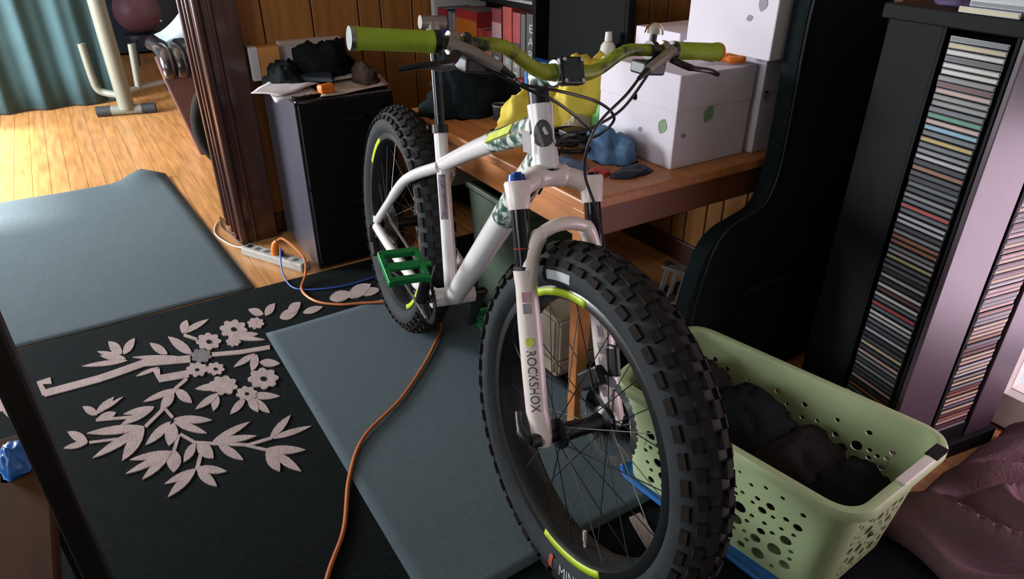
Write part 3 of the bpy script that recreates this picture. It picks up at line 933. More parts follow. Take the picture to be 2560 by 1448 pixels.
v0 = (BM @ hose_start(1)).y
cbl = {
    'brake_hose': [hose_start(1), seen(1565, 238, v0 - 0.02), seen(1500, 305, v0 - 0.035), seen(1468, 372, v0 - 0.03), seen(1463, 440, v0 - 0.01), sp(fk(0.060, 0.070, -0.085)), sp(fk(0.052, 0.088, -0.15)), sp(fk(0.050, 0.100, -0.24)), sp(fk(-0.005, 0.10, -0.36)), sp(FA + Vector((-0.05, 0.085, 0.10)))],
    'rear_brake_hose': [hose_start(-1), seen(1310, 212, v0 - 0.01), seen(1400, 228, v0 - 0.03), seen(1500, 258, v0 - 0.01), seen(1535, 300, v0 + 0.03), seen(1480, 345, v0 + 0.06), CR + UP * 0.06 + Vector((0.0, 0.040, 0)), DTa.lerp(DTb, 0.85) + Vector((0, 0.034, 0.0)), DTa.lerp(DTb, 0.5) + Vector((0, 0.033, 0.0))],
    'gear_cable': [sp(bar_pt(-0.185) + Vector((0.030, 0.01, -0.034))), seen(1330, 228, v0 - 0.01), seen(1385, 252, v0 - 0.02), seen(1450, 300, v0 - 0.01), seen(1478, 335, v0 + 0.02), seen(1440, 350, v0 + 0.04), CR + UP * 0.05 + Vector((0.015, 0.038, 0)), DTa.lerp(DTb, 0.82) + Vector((0.01, 0.034, -0.01))],
    'shifter_cable': [sp(bar_pt(0.185) + Vector((0.030, -0.01, -0.034))), seen(1560, 268, v0 + 0.02), seen(1490, 315, v0 + 0.02), seen(1440, 335, v0 + 0.0), CR + UP * 0.060 + Vector((0.030, 0.018, 0)), DTa.lerp(DTb, 0.86) + Vector((0.022, -0.010, -0.012)), DTa.lerp(DTb, 0.8) + Vector((0.015, -0.026, -0.012))]}
for nm, pts in cbl.items():
    part(MB().tube(smooth_path(pts, 8), 0.0028, 7), nm, 'black_plastic')

# --- drivetrain
crR = BB + 0.175 * Vector((math.cos(R(60)), 0, math.sin(R(60))))
crL = BB - 0.175 * Vector((math.cos(R(60)), 0, math.sin(R(60))))
part(MB().cyl(BB - YV * 0.098, BB + YV * 0.098, 0.012, n=14), 'crank_spindle', 'black_metal')
for s, e, m in ((-1, crR, 'black_metal'), (1, crL, 'black_metal')):
    part(MB().tube([BB + YV * 0.088 * s, BB.lerp(e, 0.5) + YV * 0.096 * s, e + YV * 0.100 * s], [0.020, 0.0145, 0.0145], 14, flat=0.7), 'crank_arm', m)
    pc = e + YV * s * 0.168
    fx = Vector((0.94, 0, -0.34)) if s < 0 else Vector((1, 0, 0))
    fz = Vector((0.34, 0, 0.94)) if s < 0 else Vector((0, 0, 1))
    pd = part(MB().cyl(e + YV * s * 0.098, e + YV * s * 0.215, 0.0085, n=12), 'pedal', 'green_pedal', label='green platform pedal')
    pl = MB()
    for q in (-0.050, -0.004, 0.044):
        pl.obox(pc + fx * q, fx, YV, fz, (0.0075, 0.050, 0.0095))
    for q in (-1, 1):
        pl.obox(pc + YV * q * 0.047, fx, YV, fz, (0.055, 0.0065 if q else 0.010, 0.0095))
    part(pl, 'pedal_body', 'green_pedal', parent=pd, smooth=False, bevel=0.002)
    for qx in (-0.05, 0.044):
        for qy in (-0.045, 0, 0.045):
            for qz in (-1, 1):
                part(MB().cyl(pc + fx * qx + YV * qy + fz * 0.008 * qz, pc + fx * qx + YV * qy + fz * 0.0135 * qz, 0.002, n=6), 'pedal_pin', 'steel', parent=pd)
cy = -0.072
cg = MB().lathe([(0.066, cy - 0.002), (0.050, cy - 0.002), (0.050, cy + 0.002), (0.066, cy + 0.002)], BB, 'y', 48, closed=True)
for i in range(32):
    a = 2 * math.pi * i / 32
    e = Vector((math.cos(a), 0, math.sin(a)))
    cg.obox(BB + e * 0.067 + YV * cy, e, YV, Vector((-e.z, 0, e.x)), (0.0035, 0.0015, 0.003))
for i in range(4):
    a = math.pi * i / 2 + 0.4
    cg.tube([BB + YV * (cy - 0.004), BB + Vector((0.056 * math.cos(a), cy, 0.056 * math.sin(a)))], 0.007, 6, flat=0.5)
part(cg, 'chainring', 'black_metal', smooth=False)
cas = MB()
for i in range(8):
    r = 0.066 - 0.0055 * i
    yy = -0.042 - 0.0040 * i
    cas.lathe([(r, yy - 0.001), (0.02, yy - 0.001), (0.02, yy + 0.001), (r, yy + 0.001)], RA, 'y', 30, closed=True)
part(cas, 'cassette', 'steel', smooth=False)
part(MB().tube([BB + Vector((-0.01, cy, 0.066)), RA + Vector((0.01, cy + 0.003, 0.046))], 0.0042, 6, flat=0.7).tube(smooth_path([BB + Vector((-0.01, cy, -0.066)), Vector((0.2, cy, 0.27 + Z0)), RA + Vector((0.03, cy, -0.145))], 5), 0.0042, 6, flat=0.7), 'chain', 'steel')
dr_ = part(MB().obox(RA + Vector((-0.004, -0.108, -0.03)), Vector((0.3, 0, -0.95)), YV, Vector((0.95, 0, 0.3)), (0.028, 0.010, 0.011)).obox(RA + Vector((0.012, -0.100, -0.072)), Vector((0.6, 0, -0.8)), YV, Vector((0.8, 0, 0.6)), (0.028, 0.013, 0.014)), 'rear_derailleur', 'black_metal', smooth=False, bevel=0.004)
part(MB().obox(RA + Vector((0.030, -0.082, -0.118)), Vector((0.2, 0, -0.98)), YV, Vector((0.98, 0, 0.2)), (0.048, 0.002, 0.012)), 'derailleur_cage', 'steel', parent=dr_, smooth=False)
for dz in (-0.085, -0.145):
    part(MB().lathe([(0.018, -0.075), (0.005, -0.075), (0.005, -0.070), (0.018, -0.070)], RA + Vector((0.030, 0, dz)), 'y', 16, closed=True), 'jockey_wheel', 'black_plastic', parent=dr_, smooth=False)

# ================================================================== DESK AND WHAT IS ON IT
DU0, DU1, DV0, DV1, DZ = 0.90, 1.74, 1.11, 2.08, 0.70
desk = thing('wooden_desk', ((DU0 + DU1) / 2, (DV0 + DV1) / 2, RZ), 'orange-brown wooden desk with square legs behind the bicycle', 'desk')
bx((DU0, DV0, DZ - 0.028), (DU1, DV1, DZ)).build('desktop', 'desk', desk, bevel=0.005)
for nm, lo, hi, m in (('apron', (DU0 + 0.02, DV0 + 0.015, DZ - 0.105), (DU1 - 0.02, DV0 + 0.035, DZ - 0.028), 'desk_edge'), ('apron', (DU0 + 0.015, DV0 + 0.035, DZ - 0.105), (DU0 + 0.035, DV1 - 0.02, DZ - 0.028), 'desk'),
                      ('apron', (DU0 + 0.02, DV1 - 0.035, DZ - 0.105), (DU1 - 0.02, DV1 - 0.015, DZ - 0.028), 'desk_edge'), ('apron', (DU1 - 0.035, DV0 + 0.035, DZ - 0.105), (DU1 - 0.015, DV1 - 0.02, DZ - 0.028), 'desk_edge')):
    bx(lo, hi).build(nm, m, desk, bevel=0.003)
for xx in (DU0 + 0.008, DU1 - 0.054):
    for yy in (DV0 + 0.008, DV1 - 0.054):
        z0 = 0.0132 if (xx < 1.0 and yy < 2.0) else (RZ if xx < 1.36 else 0.0)
        MB().add([(xx + 0.008, yy + 0.008, z0), (xx + 0.038, yy + 0.008, z0), (xx + 0.038, yy + 0.038, z0), (xx + 0.008, yy + 0.038, z0), (xx, yy, DZ - 0.03), (xx + 0.046, yy, DZ - 0.03), (xx + 0.046, yy + 0.046, DZ - 0.03), (xx, yy + 0.046, DZ - 0.03)],
                 [(0, 3, 2, 1), (4, 5, 6, 7), (0, 1, 5, 4), (1, 2, 6, 5), (2, 3, 7, 6), (3, 0, 4, 7)]).build('leg', 'desk', desk, bevel=0.003)


def leaf_shape(c, ax, ay, s, tilt=0.0):
    pts = []
    for t, q in ((0, 0.02), (0.15, 0.32), (0.4, 0.52), (0.65, 0.46), (0.85, 0.25), (1, 0.02)):
        pts.append((t - 0.5, q * 0.72))
    full = pts + [(a, -b) for a, b in reversed(pts)]
    ca, sa = math.cos(tilt), math.sin(tilt)
    return [c + ax * (s * (a * ca - b * sa)) + ay * (s * (a * sa + b * ca)) for a, b in full]


def carton(name, lo, hi, label, prints_u=(), prints_v=(), seam=True):
    root = thing(name, ((lo[0] + hi[0]) / 2, (lo[1] + hi[1]) / 2, lo[2]), label, 'box', 'white printed meal-kit cartons')
    bx(lo, hi).build('carton_body', 'carton', root, bevel=0.003)
    ex, ey, ez = Vector((1, 0, 0)), Vector((0, 1, 0)), Vector((0, 0, 1))
    for (a, b, s, kind, tl) in prints_u:       # on the face looking towards -u ; a along v, b height
        c = Vector((lo[0] - 0.0006, lo[1] + (hi[1] - lo[1]) * a, lo[2] + (hi[2] - lo[2]) * b))
        MB().prism(leaf_shape(c, -ez, ey, s, tl), (-0.0006, 0, 0)).build('leaf_print' if kind == 'leaf_print' else 'print_mark', kind, root)
    for (a, b, s, kind, tl) in prints_v:
        c = Vector((lo[0] + (hi[0] - lo[0]) * a, lo[1] - 0.0006, lo[2] + (hi[2] - lo[2]) * b))
        MB().prism(leaf_shape(c, -ez, ex, s, tl), (0, -0.0006, 0)).build('leaf_print' if kind == 'leaf_print' else 'print_mark', kind, root)
    # lid edge
    zl = lo[2] + (hi[2] - lo[2]) * 0.62
    if seam:
        MB().box((lo[0] - 0.0012, lo[1] - 0.0012, zl), (hi[0] + 0.0012, hi[1] + 0.0012, hi[2] + 0.0012)).build('lid', 'carton', root, bevel=0.003)
    return root


carton('carton', (1.212, 1.165, DZ), (1.474, 1.455, 0.930), 'white carton with green leaf prints at the front of the desk', [(0.15, 0.44, 0.040, 'leaf_print', 0.3), (0.52, 0.66, 0.024, 'red_print', 0.5), (0.42, 0.33, 0.016, 'grey_print', 1.0)],
       [(0.42, 0.55, 0.046, 'leaf_print', -0.5), (0.12, 0.36, 0.018, 'grey_print', 1.4)])
carton('carton', (1.492, 1.150, DZ), (1.722, 1.44, 0.950), 'white carton at the desk end carrying another carton on top', [], [(0.08, 0.6, 0.03, 'grey_print', 0.2)])
carton('carton', (1.432, 1.098, 0.9513), (1.70, 1.375, 1.20), 'white carton stacked on top of another at the desk end', [(0.28, 0.36, 0.02, 'grey_print', 1.2), (0.16, 0.5, 0.035, 'grey_print', 0.2)], [])
carton('carton', (1.492, 1.456, DZ), (1.715, 1.640, 0.965), 'pinkish white carton against the wall behind the leaf-printed one', seam=True)

# monitor
mon = thing('computer_monitor', (1.50, 1.88, DZ), 'black flat computer monitor standing switched off on the desk', 'monitor')
bx((1.470, 1.655, 0.755), (1.50, 2.070, 1.06)).build('housing', 'monitor', mon, bevel=0.006)
bx((1.4685, 1.670, 0.772), (1.4705, 2.055, 1.045)).build('screen', 'monitor', mon)
MB().box((1.50, 1.83, 0.72), (1.525, 1.90, 0.95)).build('neck', 'monitor', mon, bevel=0.004)
MB().lathe([(0.0, 0), (0.11, 0), (0.105, 0.014), (0.0, 0.02)], (1.515, 1.865, DZ), 'z', 28).build('stand_base', 'monitor', mon, smooth=True)


def lump(name, c, size, m, label, cat, seed, group=None, **kw):
    o = MB().lump((0, 0, 0), size, seed, **kw).build(name, m, smooth='all')
    o.location = c
    return tag(o, label, cat, group)


lump('yellow_bag', (1.165, 1.70, DZ), (0.125, 0.075, 0.115), 'yellow_cloth', 'crumpled yellow cloth bag on the desk behind the head tube', 'bag', 2.2, amp=0.3, crease=0.14)
lump('yellow_bag', (1.300, 1.615, DZ), (0.115, 0.075, 0.205), 'yellow_cloth', 'upright yellow cloth bag beside the leaf-printed carton', 'bag', 6.4, amp=0.25, crease=0.1)
lump('green_pouch', (1.262, 1.50, DZ), (0.036, 0.040, 0.085), 'green_cloth', 'small green pouch in front of the yellow bags', 'pouch', 1.1, amp=0.3)
lump('beige_tub', (1.195, 1.530, DZ), (0.055, 0.035, 0.060), 'beige', 'beige wrapped packet in front of the yellow bags', 'packet', 3.1, amp=0.15)
lump('blue_cloth', (1.150, 1.330, DZ), (0.052, 0.090, 0.070), 'blue_cloth', 'blue cloth heaped against the leaf-printed carton', 'cloth', 4.2, amp=0.4)
lump('slate_cloth', (1.00, 1.33, DZ), (0.060, 0.075, 0.018), 'slate_cloth', 'folded slate-blue cloth at the desk corner above the leg', 'cloth', 5.2, amp=0.3)
lump('red_pouch', (1.035, 1.235, DZ), (0.040, 0.022, 0.018), 'red', 'small red pouch at the front edge of the desk', 'pouch', 5.9, amp=0.2)
lump('navy_pouch', (1.115, 1.195, DZ), (0.060, 0.026, 0.020), 'navy', 'small navy pouch at the front edge of the desk', 'pouch', 6.9, amp=0.3)
# cable coil
cc = thing('cable_coil', (1.09, 1.42, DZ), 'tangled coil of black cable on the desk', 'cable')
pts = []
for i in range(150):
    a = i * 0.30
    r = 0.058 + 0.020 * math.sin(i * 0.13)
    pts.append((1.09 + r * math.cos(a) + 0.012 * math.sin(i * 0.37), 1.44 + r * 1.05 * math.sin(a), DZ + 0.006 + 0.020 * (0.5 + 0.5 * math.sin(i * 0.21)) + 0.0002 * i))
MB().tube(pts, 0.005, 6).build('coiled_lead', 'black_plastic', cc, smooth=True)
MB().obox((1.10, 1.43, DZ + 0.045), Vector((1, 0, 0)), Vector((0, 1, 0)), Vector((0, 0, 1)), (0.03, 0.02, 0.014)).build('adapter', 'black_plastic', cc, bevel=0.004)
# black bag, cup, small boxes at the back
lump('black_bag', (1.075, 1.955, DZ), (0.155, 0.10, 0.185), 'bag_cloth', 'black soft bag on the desk behind the bare seat post', 'bag', 8.3, amp=0.35, crease=0.2)
cup = thing('small_cup', (1.105, 1.80, DZ), 'small dark cup with a pale rim beside the yellow bag', 'cup')
MB().lathe([(0.0, 0.0), (0.022, 0.0), (0.027, 0.045), (0.0245, 0.045), (0.02, 0.006), (0, 0.006)], (1.105, 1.80, DZ), 'z', 22).build('cup_body', 'grey_rubber', cup, smooth=True)
MB().lathe([(0.0274, 0.043), (0.0274, 0.048), (0.024, 0.048), (0.024, 0.043)], (1.105, 1.80, DZ), 'z', 22, closed=True).build('cup_rim', 'alu_grey', cup, smooth=True)
pk = thing('blue_white_packet', (1.345, 1.95, DZ), 'upright blue and white packet behind the handlebar stem', 'packet')
bx((1.32, 1.875, DZ), (1.375, 1.995, DZ + 0.13)).build('packet_body', 'blue_plastic', pk, bevel=0.002)
bx((1.3190, 1.890, DZ + 0.035), (1.3200, 1.955, DZ + 0.125)).build('packet_label', 'carton', pk)
rp_ = thing('red_packet', (1.38, 2.03, DZ + 0.0), 'red and white packet lying beside the blue and white packet', 'packet')
bx((1.32, 2.005, DZ), (1.44, 2.07, DZ + 0.055)).build('packet_body', 'red', rp_, bevel=0.006)
bx((1.35, 2.0045, DZ + 0.012), (1.40, 2.0055, DZ + 0.042)).build('packet_label', 'carton', rp_)
bt = thing('spray_bottle', (1.435, 1.70, DZ), 'white bottle with a blue label in front of the monitor edge', 'bottle')
MB().lathe([(0.0, 0), (0.024, 0), (0.026, 0.01), (0.026, 0.185), (0.022, 0.205), (0.014, 0.216), (0.0, 0.22)], (1.435, 1.700, DZ), 'z', 22).build('bottle_body', 'white_paint', bt, smooth=True)
MB().lathe([(0.0265, 0.09), (0.0265, 0.170), (0.0255, 0.170), (0.0255, 0.09)], (1.435, 1.700, DZ), 'z', 22, closed=True).build('bottle_label', 'blue_plastic', bt, smooth=True)
MB().cyl((1.435, 1.70, DZ + 0.219), (1.435, 1.70, DZ + 0.245), 0.012, 0.010, n=16).build('bottle_cap', 'white_paint', bt, smooth=True)
# tools lying on the leaf-printed carton
for i, (p, ln, ang, lab) in enumerate((((1.345, 1.375, 0.9318), 0.065, 2.0, 'red-handled tool lying at the back of the leaf-printed carton'), ((1.395, 1.22, 0.9318), 0.058, -0.5, 'orange-handled tool lying at the front of the leaf-printed carton'))):
    t = thing('hand_tool', p, lab, 'tool')
    d = Vector((math.cos(ang), math.sin(ang), 0))
    n_ = Vector((-d.y, d.x, 0))
    c = Vector(p) + Vector((0, 0, 0.012))
    for s in (-1, 1):
        MB().tube(smooth_path([c + n_ * 0.004 * s, c + d * ln * 0.5 + n_ * 0.020 * s, c + d * ln + n_ * 0.014 * s], 6), [0.006] * 4 + [0.0095] * 9, 10).build('tool_handle', 'red' if i == 0 else 'orange', t, smooth=True)
    MB().tube([c - d * 0.05, c - d * 0.02, c + d * 0.005], [0.003, 0.010, 0.008], 10).build('tool_jaws', 'steel', t, smooth=True)

# ---- under the desk
bn = thing('green_crate', (1.20, 1.78, RZ), 'dark green storage crate on the floor under the desk', 'crate')
MB().add([(1.08, 1.62, RZ), (1.36, 1.62, RZ), (1.36, 1.92, RZ), (1.08, 1.92, RZ), (1.06, 1.60, 0.46), (1.38, 1.60, 0.46), (1.38, 1.94, 0.46), (1.06, 1.94, 0.46)],
         [(0, 3, 2, 1), (0, 1, 5, 4), (1, 2, 6, 5), (2, 3, 7, 6), (3, 0, 4, 7)]).build('crate_body', mat('dark_green_plastic', '#3c4a3a', 0.6), bn)
bn.children[0].modifiers.new('t', 'SOLIDIFY').thickness = 0.006
MB().box((1.05, 1.59, 0.445), (1.39, 1.605, 0.465)).box((1.05, 1.935, 0.445), (1.39, 1.95, 0.465)).box((1.05, 1.605, 0.445), (1.065, 1.935, 0.465)).box((1.375, 1.605, 0.445), (1.39, 1.935, 0.465)).build('crate_rim', mat('dark_green_rim', '#43503f', 0.6), bn, bevel=0.004)
lump('grey_towel', (1.16, 1.72, 0.40), (0.075, 0.085, 0.115), mat('grey_terry', '#6f686a', 0.95, bump=0.3), 'grey towel sticking out of the green crate', 'towel', 9.3, amp=0.35, crease=0.2)
wd_ = thing('drawer_unit', (1.17, 1.44, RZ), 'low beige plastic drawer unit standing behind the desk leg', 'drawer unit')
bx((1.03, 1.365, RZ), (1.32, 1.56, 0.215)).build('unit_body', 'beige', wd_, bevel=0.006)
for z0, z1 in ((0.018, 0.062), (0.066, 0.205)):
    d_ = bx((1.022, 1.372, RZ + z0), (1.03, 1.553, z1)).build('drawer_front', mat('beige_drawer', '#a8998a', 0.6), wd_, bevel=0.003)
    d2 = bx((1.036, 1.357, RZ + z0), (1.314, 1.365, z1)).build('side_panel', mat('beige_side', '#a8998a', 0.6), wd_, bevel=0.003)
cb = thing('slotted_basket', (1.50, 1.32, 0), 'small grey slotted plastic basket under the desk by the wall', 'basket')
c0 = Vector((1.50, 1.30, 0.20))
ax_ = Vector((0.55, -0.83, -0.12)).normalized()
az_ = Vector((0.30, 0.05, 0.95)).normalized()
ay_ = az_.cross(ax_).normalized()
M['grey_plastic'] = mat('grey_plastic', '#77706f', 0.5)
MB().obox(c0 + az_ * 0.055, ax_, ay_, az_, (0.10, 0.008, 0.006)).obox(c0 + az_ * 0.055 + ay_ * 0.10, ax_, ay_, az_, (0.10, 0.008, 0.006)).obox(c0 + az_ * 0.055 + ay_ * 0.05 + ax_ * 0.10, ax_, ay_, az_, (0.006, 0.055, 0.006)).obox(c0 + az_ * 0.055 + ay_ * 0.05 - ax_ * 0.10, ax_, ay_, az_, (0.006, 0.055, 0.006)).build('basket_rim', 'grey_plastic', cb)
MB().obox(c0 - az_ * 0.05 + ay_ * 0.05, ax_, ay_, az_, (0.092, 0.05, 0.004)).build('basket_floor', 'grey_plastic', cb)
for i in range(7):
    q = -0.09 + 0.03 * i
    for yy in (0.0, 0.10):
        MB().obox(c0 + ax_ * q + ay_ * yy, ax_, ay_, az_, (0.004, 0.003, 0.05)).build('slat', 'grey_plastic', cb)
bxx = thing('shoe_box', (1.52, 1.32, 0), 'dark flat box holding up the slotted basket', 'box')
bx((1.38, 1.18, 0.0), (1.70, 1.46, 0.125)).build('box_body', mat('dark_brown_card', '#2c1c10', 0.8), bxx, bevel=0.003)
bx((1.376, 1.176, 0.09), (1.704, 1.464, 0.128)).build('box_lid', mat('dark_brown_lid', '#33210f', 0.8), bxx, bevel=0.003)

# ================================================================== BOOKCASE
BU, B0, B1, SZ = 1.45, 2.105, 2.93, 0.665
bk = thing('bookcase', (1.58, 2.5, 0), 'black bookcase with a pale end panel in the room corner', 'bookcase')
bx((BU - 0.01, B0, 0.0), (1.72, B0 + 0.02, 1.25)).build('side_panel', 'monitor', bk, bevel=0.002)
bx((BU - 0.01, B1 - 0.03, 0.0), (1.72, B1, 1.25)).build('side_panel', 'white_paint', bk, bevel=0.002)['label'] = 'pale end panel'
bx((1.705, B0 + 0.02, 0.0), (1.72, B1 - 0.03, 1.25)).build('back_panel', 'monitor', bk)
for z in (0.04, 0.34, SZ - 0.02, 0.96, 1.23):
    bx((BU, B0 + 0.02, z), (1.705, B1 - 0.03, z + 0.018)).build('shelf', 'monitor', bk, bevel=0.002)


def book(px0, px1, topy, bands, label, lettering=None, tcol='decal_white', name='book'):
    ya = at(px0, 100, X=BU).y
    yb = at(px1, 100, X=BU).y
    lo, hi = min(ya, yb) + 0.001, max(ya, yb) - 0.001
    zt = at((px0 + px1) / 2, topy, X=BU).z
    z0 = SZ - 0.002
    t = thing(name, (1.52, (lo + hi) / 2, z0), label, 'book', 'books on the bookcase shelf')
    bx((BU + 0.012, lo + 0.002, z0), (1.60, hi - 0.002, zt - 0.003)).build('pages', 'paper_warm', t)
    H = zt - z0
    cov = MB().box((BU + 0.006, lo, z0), (BU + 0.0085, hi, zt)).box((BU + 0.0085, lo, z0), (1.605, lo + 0.002, zt)).box((BU + 0.0085, hi - 0.002, z0), (1.605, hi, zt))
    cov.build('cover', mat('cover_' + bands[0][2][1:], bands[0][2], 0.55), t)
    for a, b, c in bands[1:]:
        bx((BU + 0.0052, lo, z0 + H * a), (BU + 0.0060, hi, z0 + H * b)).build('spine_band', mat('band_' + c[1:], c, 0.6), t)
    if hi - lo > 0.045 and not lettering:
        for k_ in range(3):
            zz = z0 + H * (0.16 + 0.13 * k_)
            bx((BU + 0.0046, lo + (hi - lo) * 0.30, zz), (BU + 0.0052, lo + (hi - lo) * 0.72, zz + H * 0.075)).build('spine_mark', 'decal_white', t)
    if lettering:
        n = len(lettering)
        for i, ch in enumerate(lettering):
            vs, fs = text_mesh(ch, min(0.055, (hi - lo) * 1.15))
            zc = zt - H * (0.10 + 0.80 * (i + 0.5) / n)
            P = [Vector((BU + 0.0048, (lo + hi) / 2 - v.x, zc + v.y * 0.75)) for v in vs]
            MB().add(P, fs).build('spine_letter', tcol, t)
    return t


book(1081, 1094, -20, [(0, 1, '#5a1c28')], 'dark red book at the pale end panel of the bookcase')
book(1095, 1119, 22, [(0, 1, '#2c3a78'), (0.88, 1.0, '#8a2630')], 'blue book beside the dark red book')
book(1120, 1128, 30, [(0, 1, '#7d7a70')], 'thin olive-grey book between the blue and orange books')
book(1129, 1137, 34, [(0, 1, '#8c7a80')], 'thin pinkish grey book beside the wide orange book')
book(1138, 1190, 26, [(0, 1, '#a02c30'), (0.50, 0.86, '#b8661e'), (0.06, 0.46, '#4c466c'), (0.14, 0.24, '#8f8494')], 'wide book with red, orange and purple bands on its spine')
book(1191, 1206, 72, [(0, 1, '#a33c40'), (0.1, 0.7, '#b98a86')], 'short red and pink book beside the wide orange book')
book(1207, 1226, 78, [(0, 1, '#8f3438'), (0.1, 0.75, '#b07a70')], 'short dull red book in the middle of the row')
book(1227, 1251, 22, [(0, 1, '#82303a'), (0.60, 0.82, '#b08a90'), (0.0, 0.55, '#55535a')], 'red book with a dark lower spine in the middle of the row')
book(1254, 1276, 18, [(0, 1, '#b0453e'), (0.0, 0.58, '#8f8b8a')], 'tall bright red and grey book in the row')
book(1278, 1297, 32, [(0, 1, '#a03c40'), (0.0, 0.55, '#85807e'), (0.5, 0.62, '#33302f')], 'red and grey book with a dark band beside the lettered book')
book(1298, 1310, 36, [(0, 1, '#4f4f4c')], 'thin dark grey book beside the lettered book')
book(1312, 1336, 36, [(0, 1, '#3b3a38')], 'dark book with large pale letters stacked down its spine', 'EARTH', 'decal_white')
# things lying on top of the row
for i, (p0, p1, yy, c, lab) in enumerate(((1110, 1180, 4, '#a58f3a', 'red and yellow magazine lying on the shelf above the books'), (1225, 1328, 10, '#8a8588', 'pale grey magazine lying on the shelf above the books'))):
    a, b = at(p0, yy, X=BU).y, at(p1, yy, X=BU).y
    t = thing('magazine', (1.55, (a + b) / 2, 0.978), lab, 'magazine')
    bx((BU + 0.004, min(a, b), 0.978), (1.66, max(a, b), 0.986)).build('magazine_body', mat('mag_' + c[1:], c, 0.5), t)
    bx((BU + 0.006, min(a, b) + 0.006, 0.986), (1.655, max(a, b) - 0.006, 0.9872)).build('magazine_cover', mat('magc_' + c[1:], '#8a2630' if i == 0 else '#a7a2a2', 0.5), t)

# ================================================================== FILING CABINET
fc = thing('filing_cabinet', (0.845, 2.70, 0), 'black two-drawer filing cabinet beside the dark wooden casing', 'cabinet')
C0, C1, F0, F1, CT = 0.655, 1.035, 2.462, 2.915, 0.676
bx((C0 + 0.004, F0 + 0.012, 0.0), (C1, F1, CT)).build('cabinet_body', 'black_gloss', fc, bevel=0.006)
M['side_glare'] = mat('cabinet_side_glare', '#5c5b68', 0.28, metal=0.4, var=0.06, scale=4, coat=0.3)  # grey stands in for the bright reflection on the black side
bx((C0, F0 + 0.014, 0.012), (C0 + 0.004, F1 - 0.004, CT - 0.006)).build('side_panel', 'side_glare', fc)['label'] = 'side panel with its reflection painted in grey'
M['drawer_black'] = mat('drawer_black', '#0a0a0c', 0.6, spec=0.2)
for z0, z1 in ((0.03, 0.335), (0.345, 0.662)):
    d = bx((C0 + 0.010, F0, z0), (C1 - 0.010, F0 + 0.016, z1)).build('drawer', 'drawer_black', fc, bevel=0.004)
    zc = z1 - 0.075
    MB().box((0.79, F0 - 0.014, zc), (0.90, F0 - 0.008, zc + 0.014)).box((0.79, F0 - 0.009, zc), (0.797, F0, zc + 0.014)).box((0.893, F0 - 0.009, zc), (0.90, F0, zc + 0.014)).build('handle', 'black_metal', d)
MB().cyl((1.000, F0 - 0.006, 0.640), (1.000, F0 + 0.01, 0.640), 0.009, n=16).build('lock', 'chrome', fc, smooth=True)['label'] = 'chrome lock'


def sheet(name, corners, z, m, label, cat, seed, sag=0.004):
    P = [at(px, py, z=z) for px, py in corners]
    vs, fs = [], []
    n = 10
    for j in range(n + 1):
        for i in range(n + 1):
            s, t = i / n, j / n
            p = P[0] * (1 - s) * (1 - t) + P[1] * s * (1 - t) + P[2] * s * t + P[3] * (1 - s) * t
            p = p.copy()
            p.z = z + sag * (0.5 + noise.noise(Vector((p.x * 9, p.y * 9, seed))))
            vs.append(p)
    for j in range(n):
        for i in range(n):
            a = j * (n + 1) + i
            fs.append((a, a + 1, a + n + 2, a + n + 1))
    o = MB().add(vs, fs).build(name, m, smooth='all')
    so = o.modifiers.new('t', 'SOLIDIFY')
    so.thickness = 0.0012
    so.offset = 1
    return tag(o, label, cat, 'papers on the filing cabinet')


sheet('paper_sheet', [(655, 205), (720, 192), (800, 236), (690, 262)], CT + 0.006, 'paper', 'white sheet overhanging the left edge of the filing cabinet', 'paper', 1, 0.010)
sheet('paper_sheet', [(627, 236), (705, 186), (800, 214), (700, 244)], CT + 0.018, 'paper', 'white sheet on top of the loose papers on the filing cabinet', 'paper', 2, 0.012)
sheet('paper_sheet', [(835, 200), (950, 186), (972, 216), (800, 246)], CT + 0.005, 'paper_warm', 'warm white sheet at the front edge of the filing cabinet', 'paper', 3, 0.006)
sheet('paper_sheet', [(832, 172), (905, 166), (925, 192), (835, 204)], CT + 0.018, 'paper', 'folded grey-white letter behind the warm sheet', 'paper', 4, 0.006)
nv = thing('navy_folder', at(775, 190, z=CT + 0.035), 'dark navy folder lying on the papers on the filing cabinet', 'folder')
P = [at(px, py, z=CT + 0.033) for px, py in ((718, 180), (828, 172), (832, 206), (712, 200))]
MB().prism(P, (0, 0, 0.012)).build('folder_body', 'navy', nv)
MB().prism([p.lerp(P[0].lerp(P[2], 0.5), 0.06) + Vector((0, 0, 0.012)) for p in P], (0, 0, 0.002)).build('folder_cover', 'navy', nv)
ob = thing('orange_case', at(815, 228, z=CT + 0.012), 'small orange plastic case at the front edge of the filing cabinet', 'case')
q = at(816, 232, z=CT + 0.010)
MB().obox(q + Vector((0, 0, 0.014)), Vector((0.97, 0.2, 0)).normalized(), Vector((-0.2, 0.97, 0)).normalized(), Vector((0, 0, 1)), (0.028, 0.018, 0.014)).build('case_body', 'orange', ob, bevel=0.005)
MB().obox(q + Vector((0, 0, 0.029)), Vector((0.97, 0.2, 0)).normalized(), Vector((-0.2, 0.97, 0)).normalized(), Vector((0, 0, 1)), (0.024, 0.014, 0.002)).build('case_lid', 'orange', ob, bevel=0.001)
gk = thing('small_watch', at(772, 240, z=CT + 0.012), 'small dark wristwatch with a pale dial beside the orange case', 'watch')
q = at(772, 240, z=CT + 0.012)
MB().cyl(q, q + Vector((0, 0, 0.007)), 0.014, n=18).build('watch_case', 'black_metal', gk, smooth=True)
MB().cyl(q + Vector((0, 0, 0.007)), q + Vector((0, 0, 0.0078)), 0.0105, n=18).build('watch_dial', 'beige', gk, smooth=True)
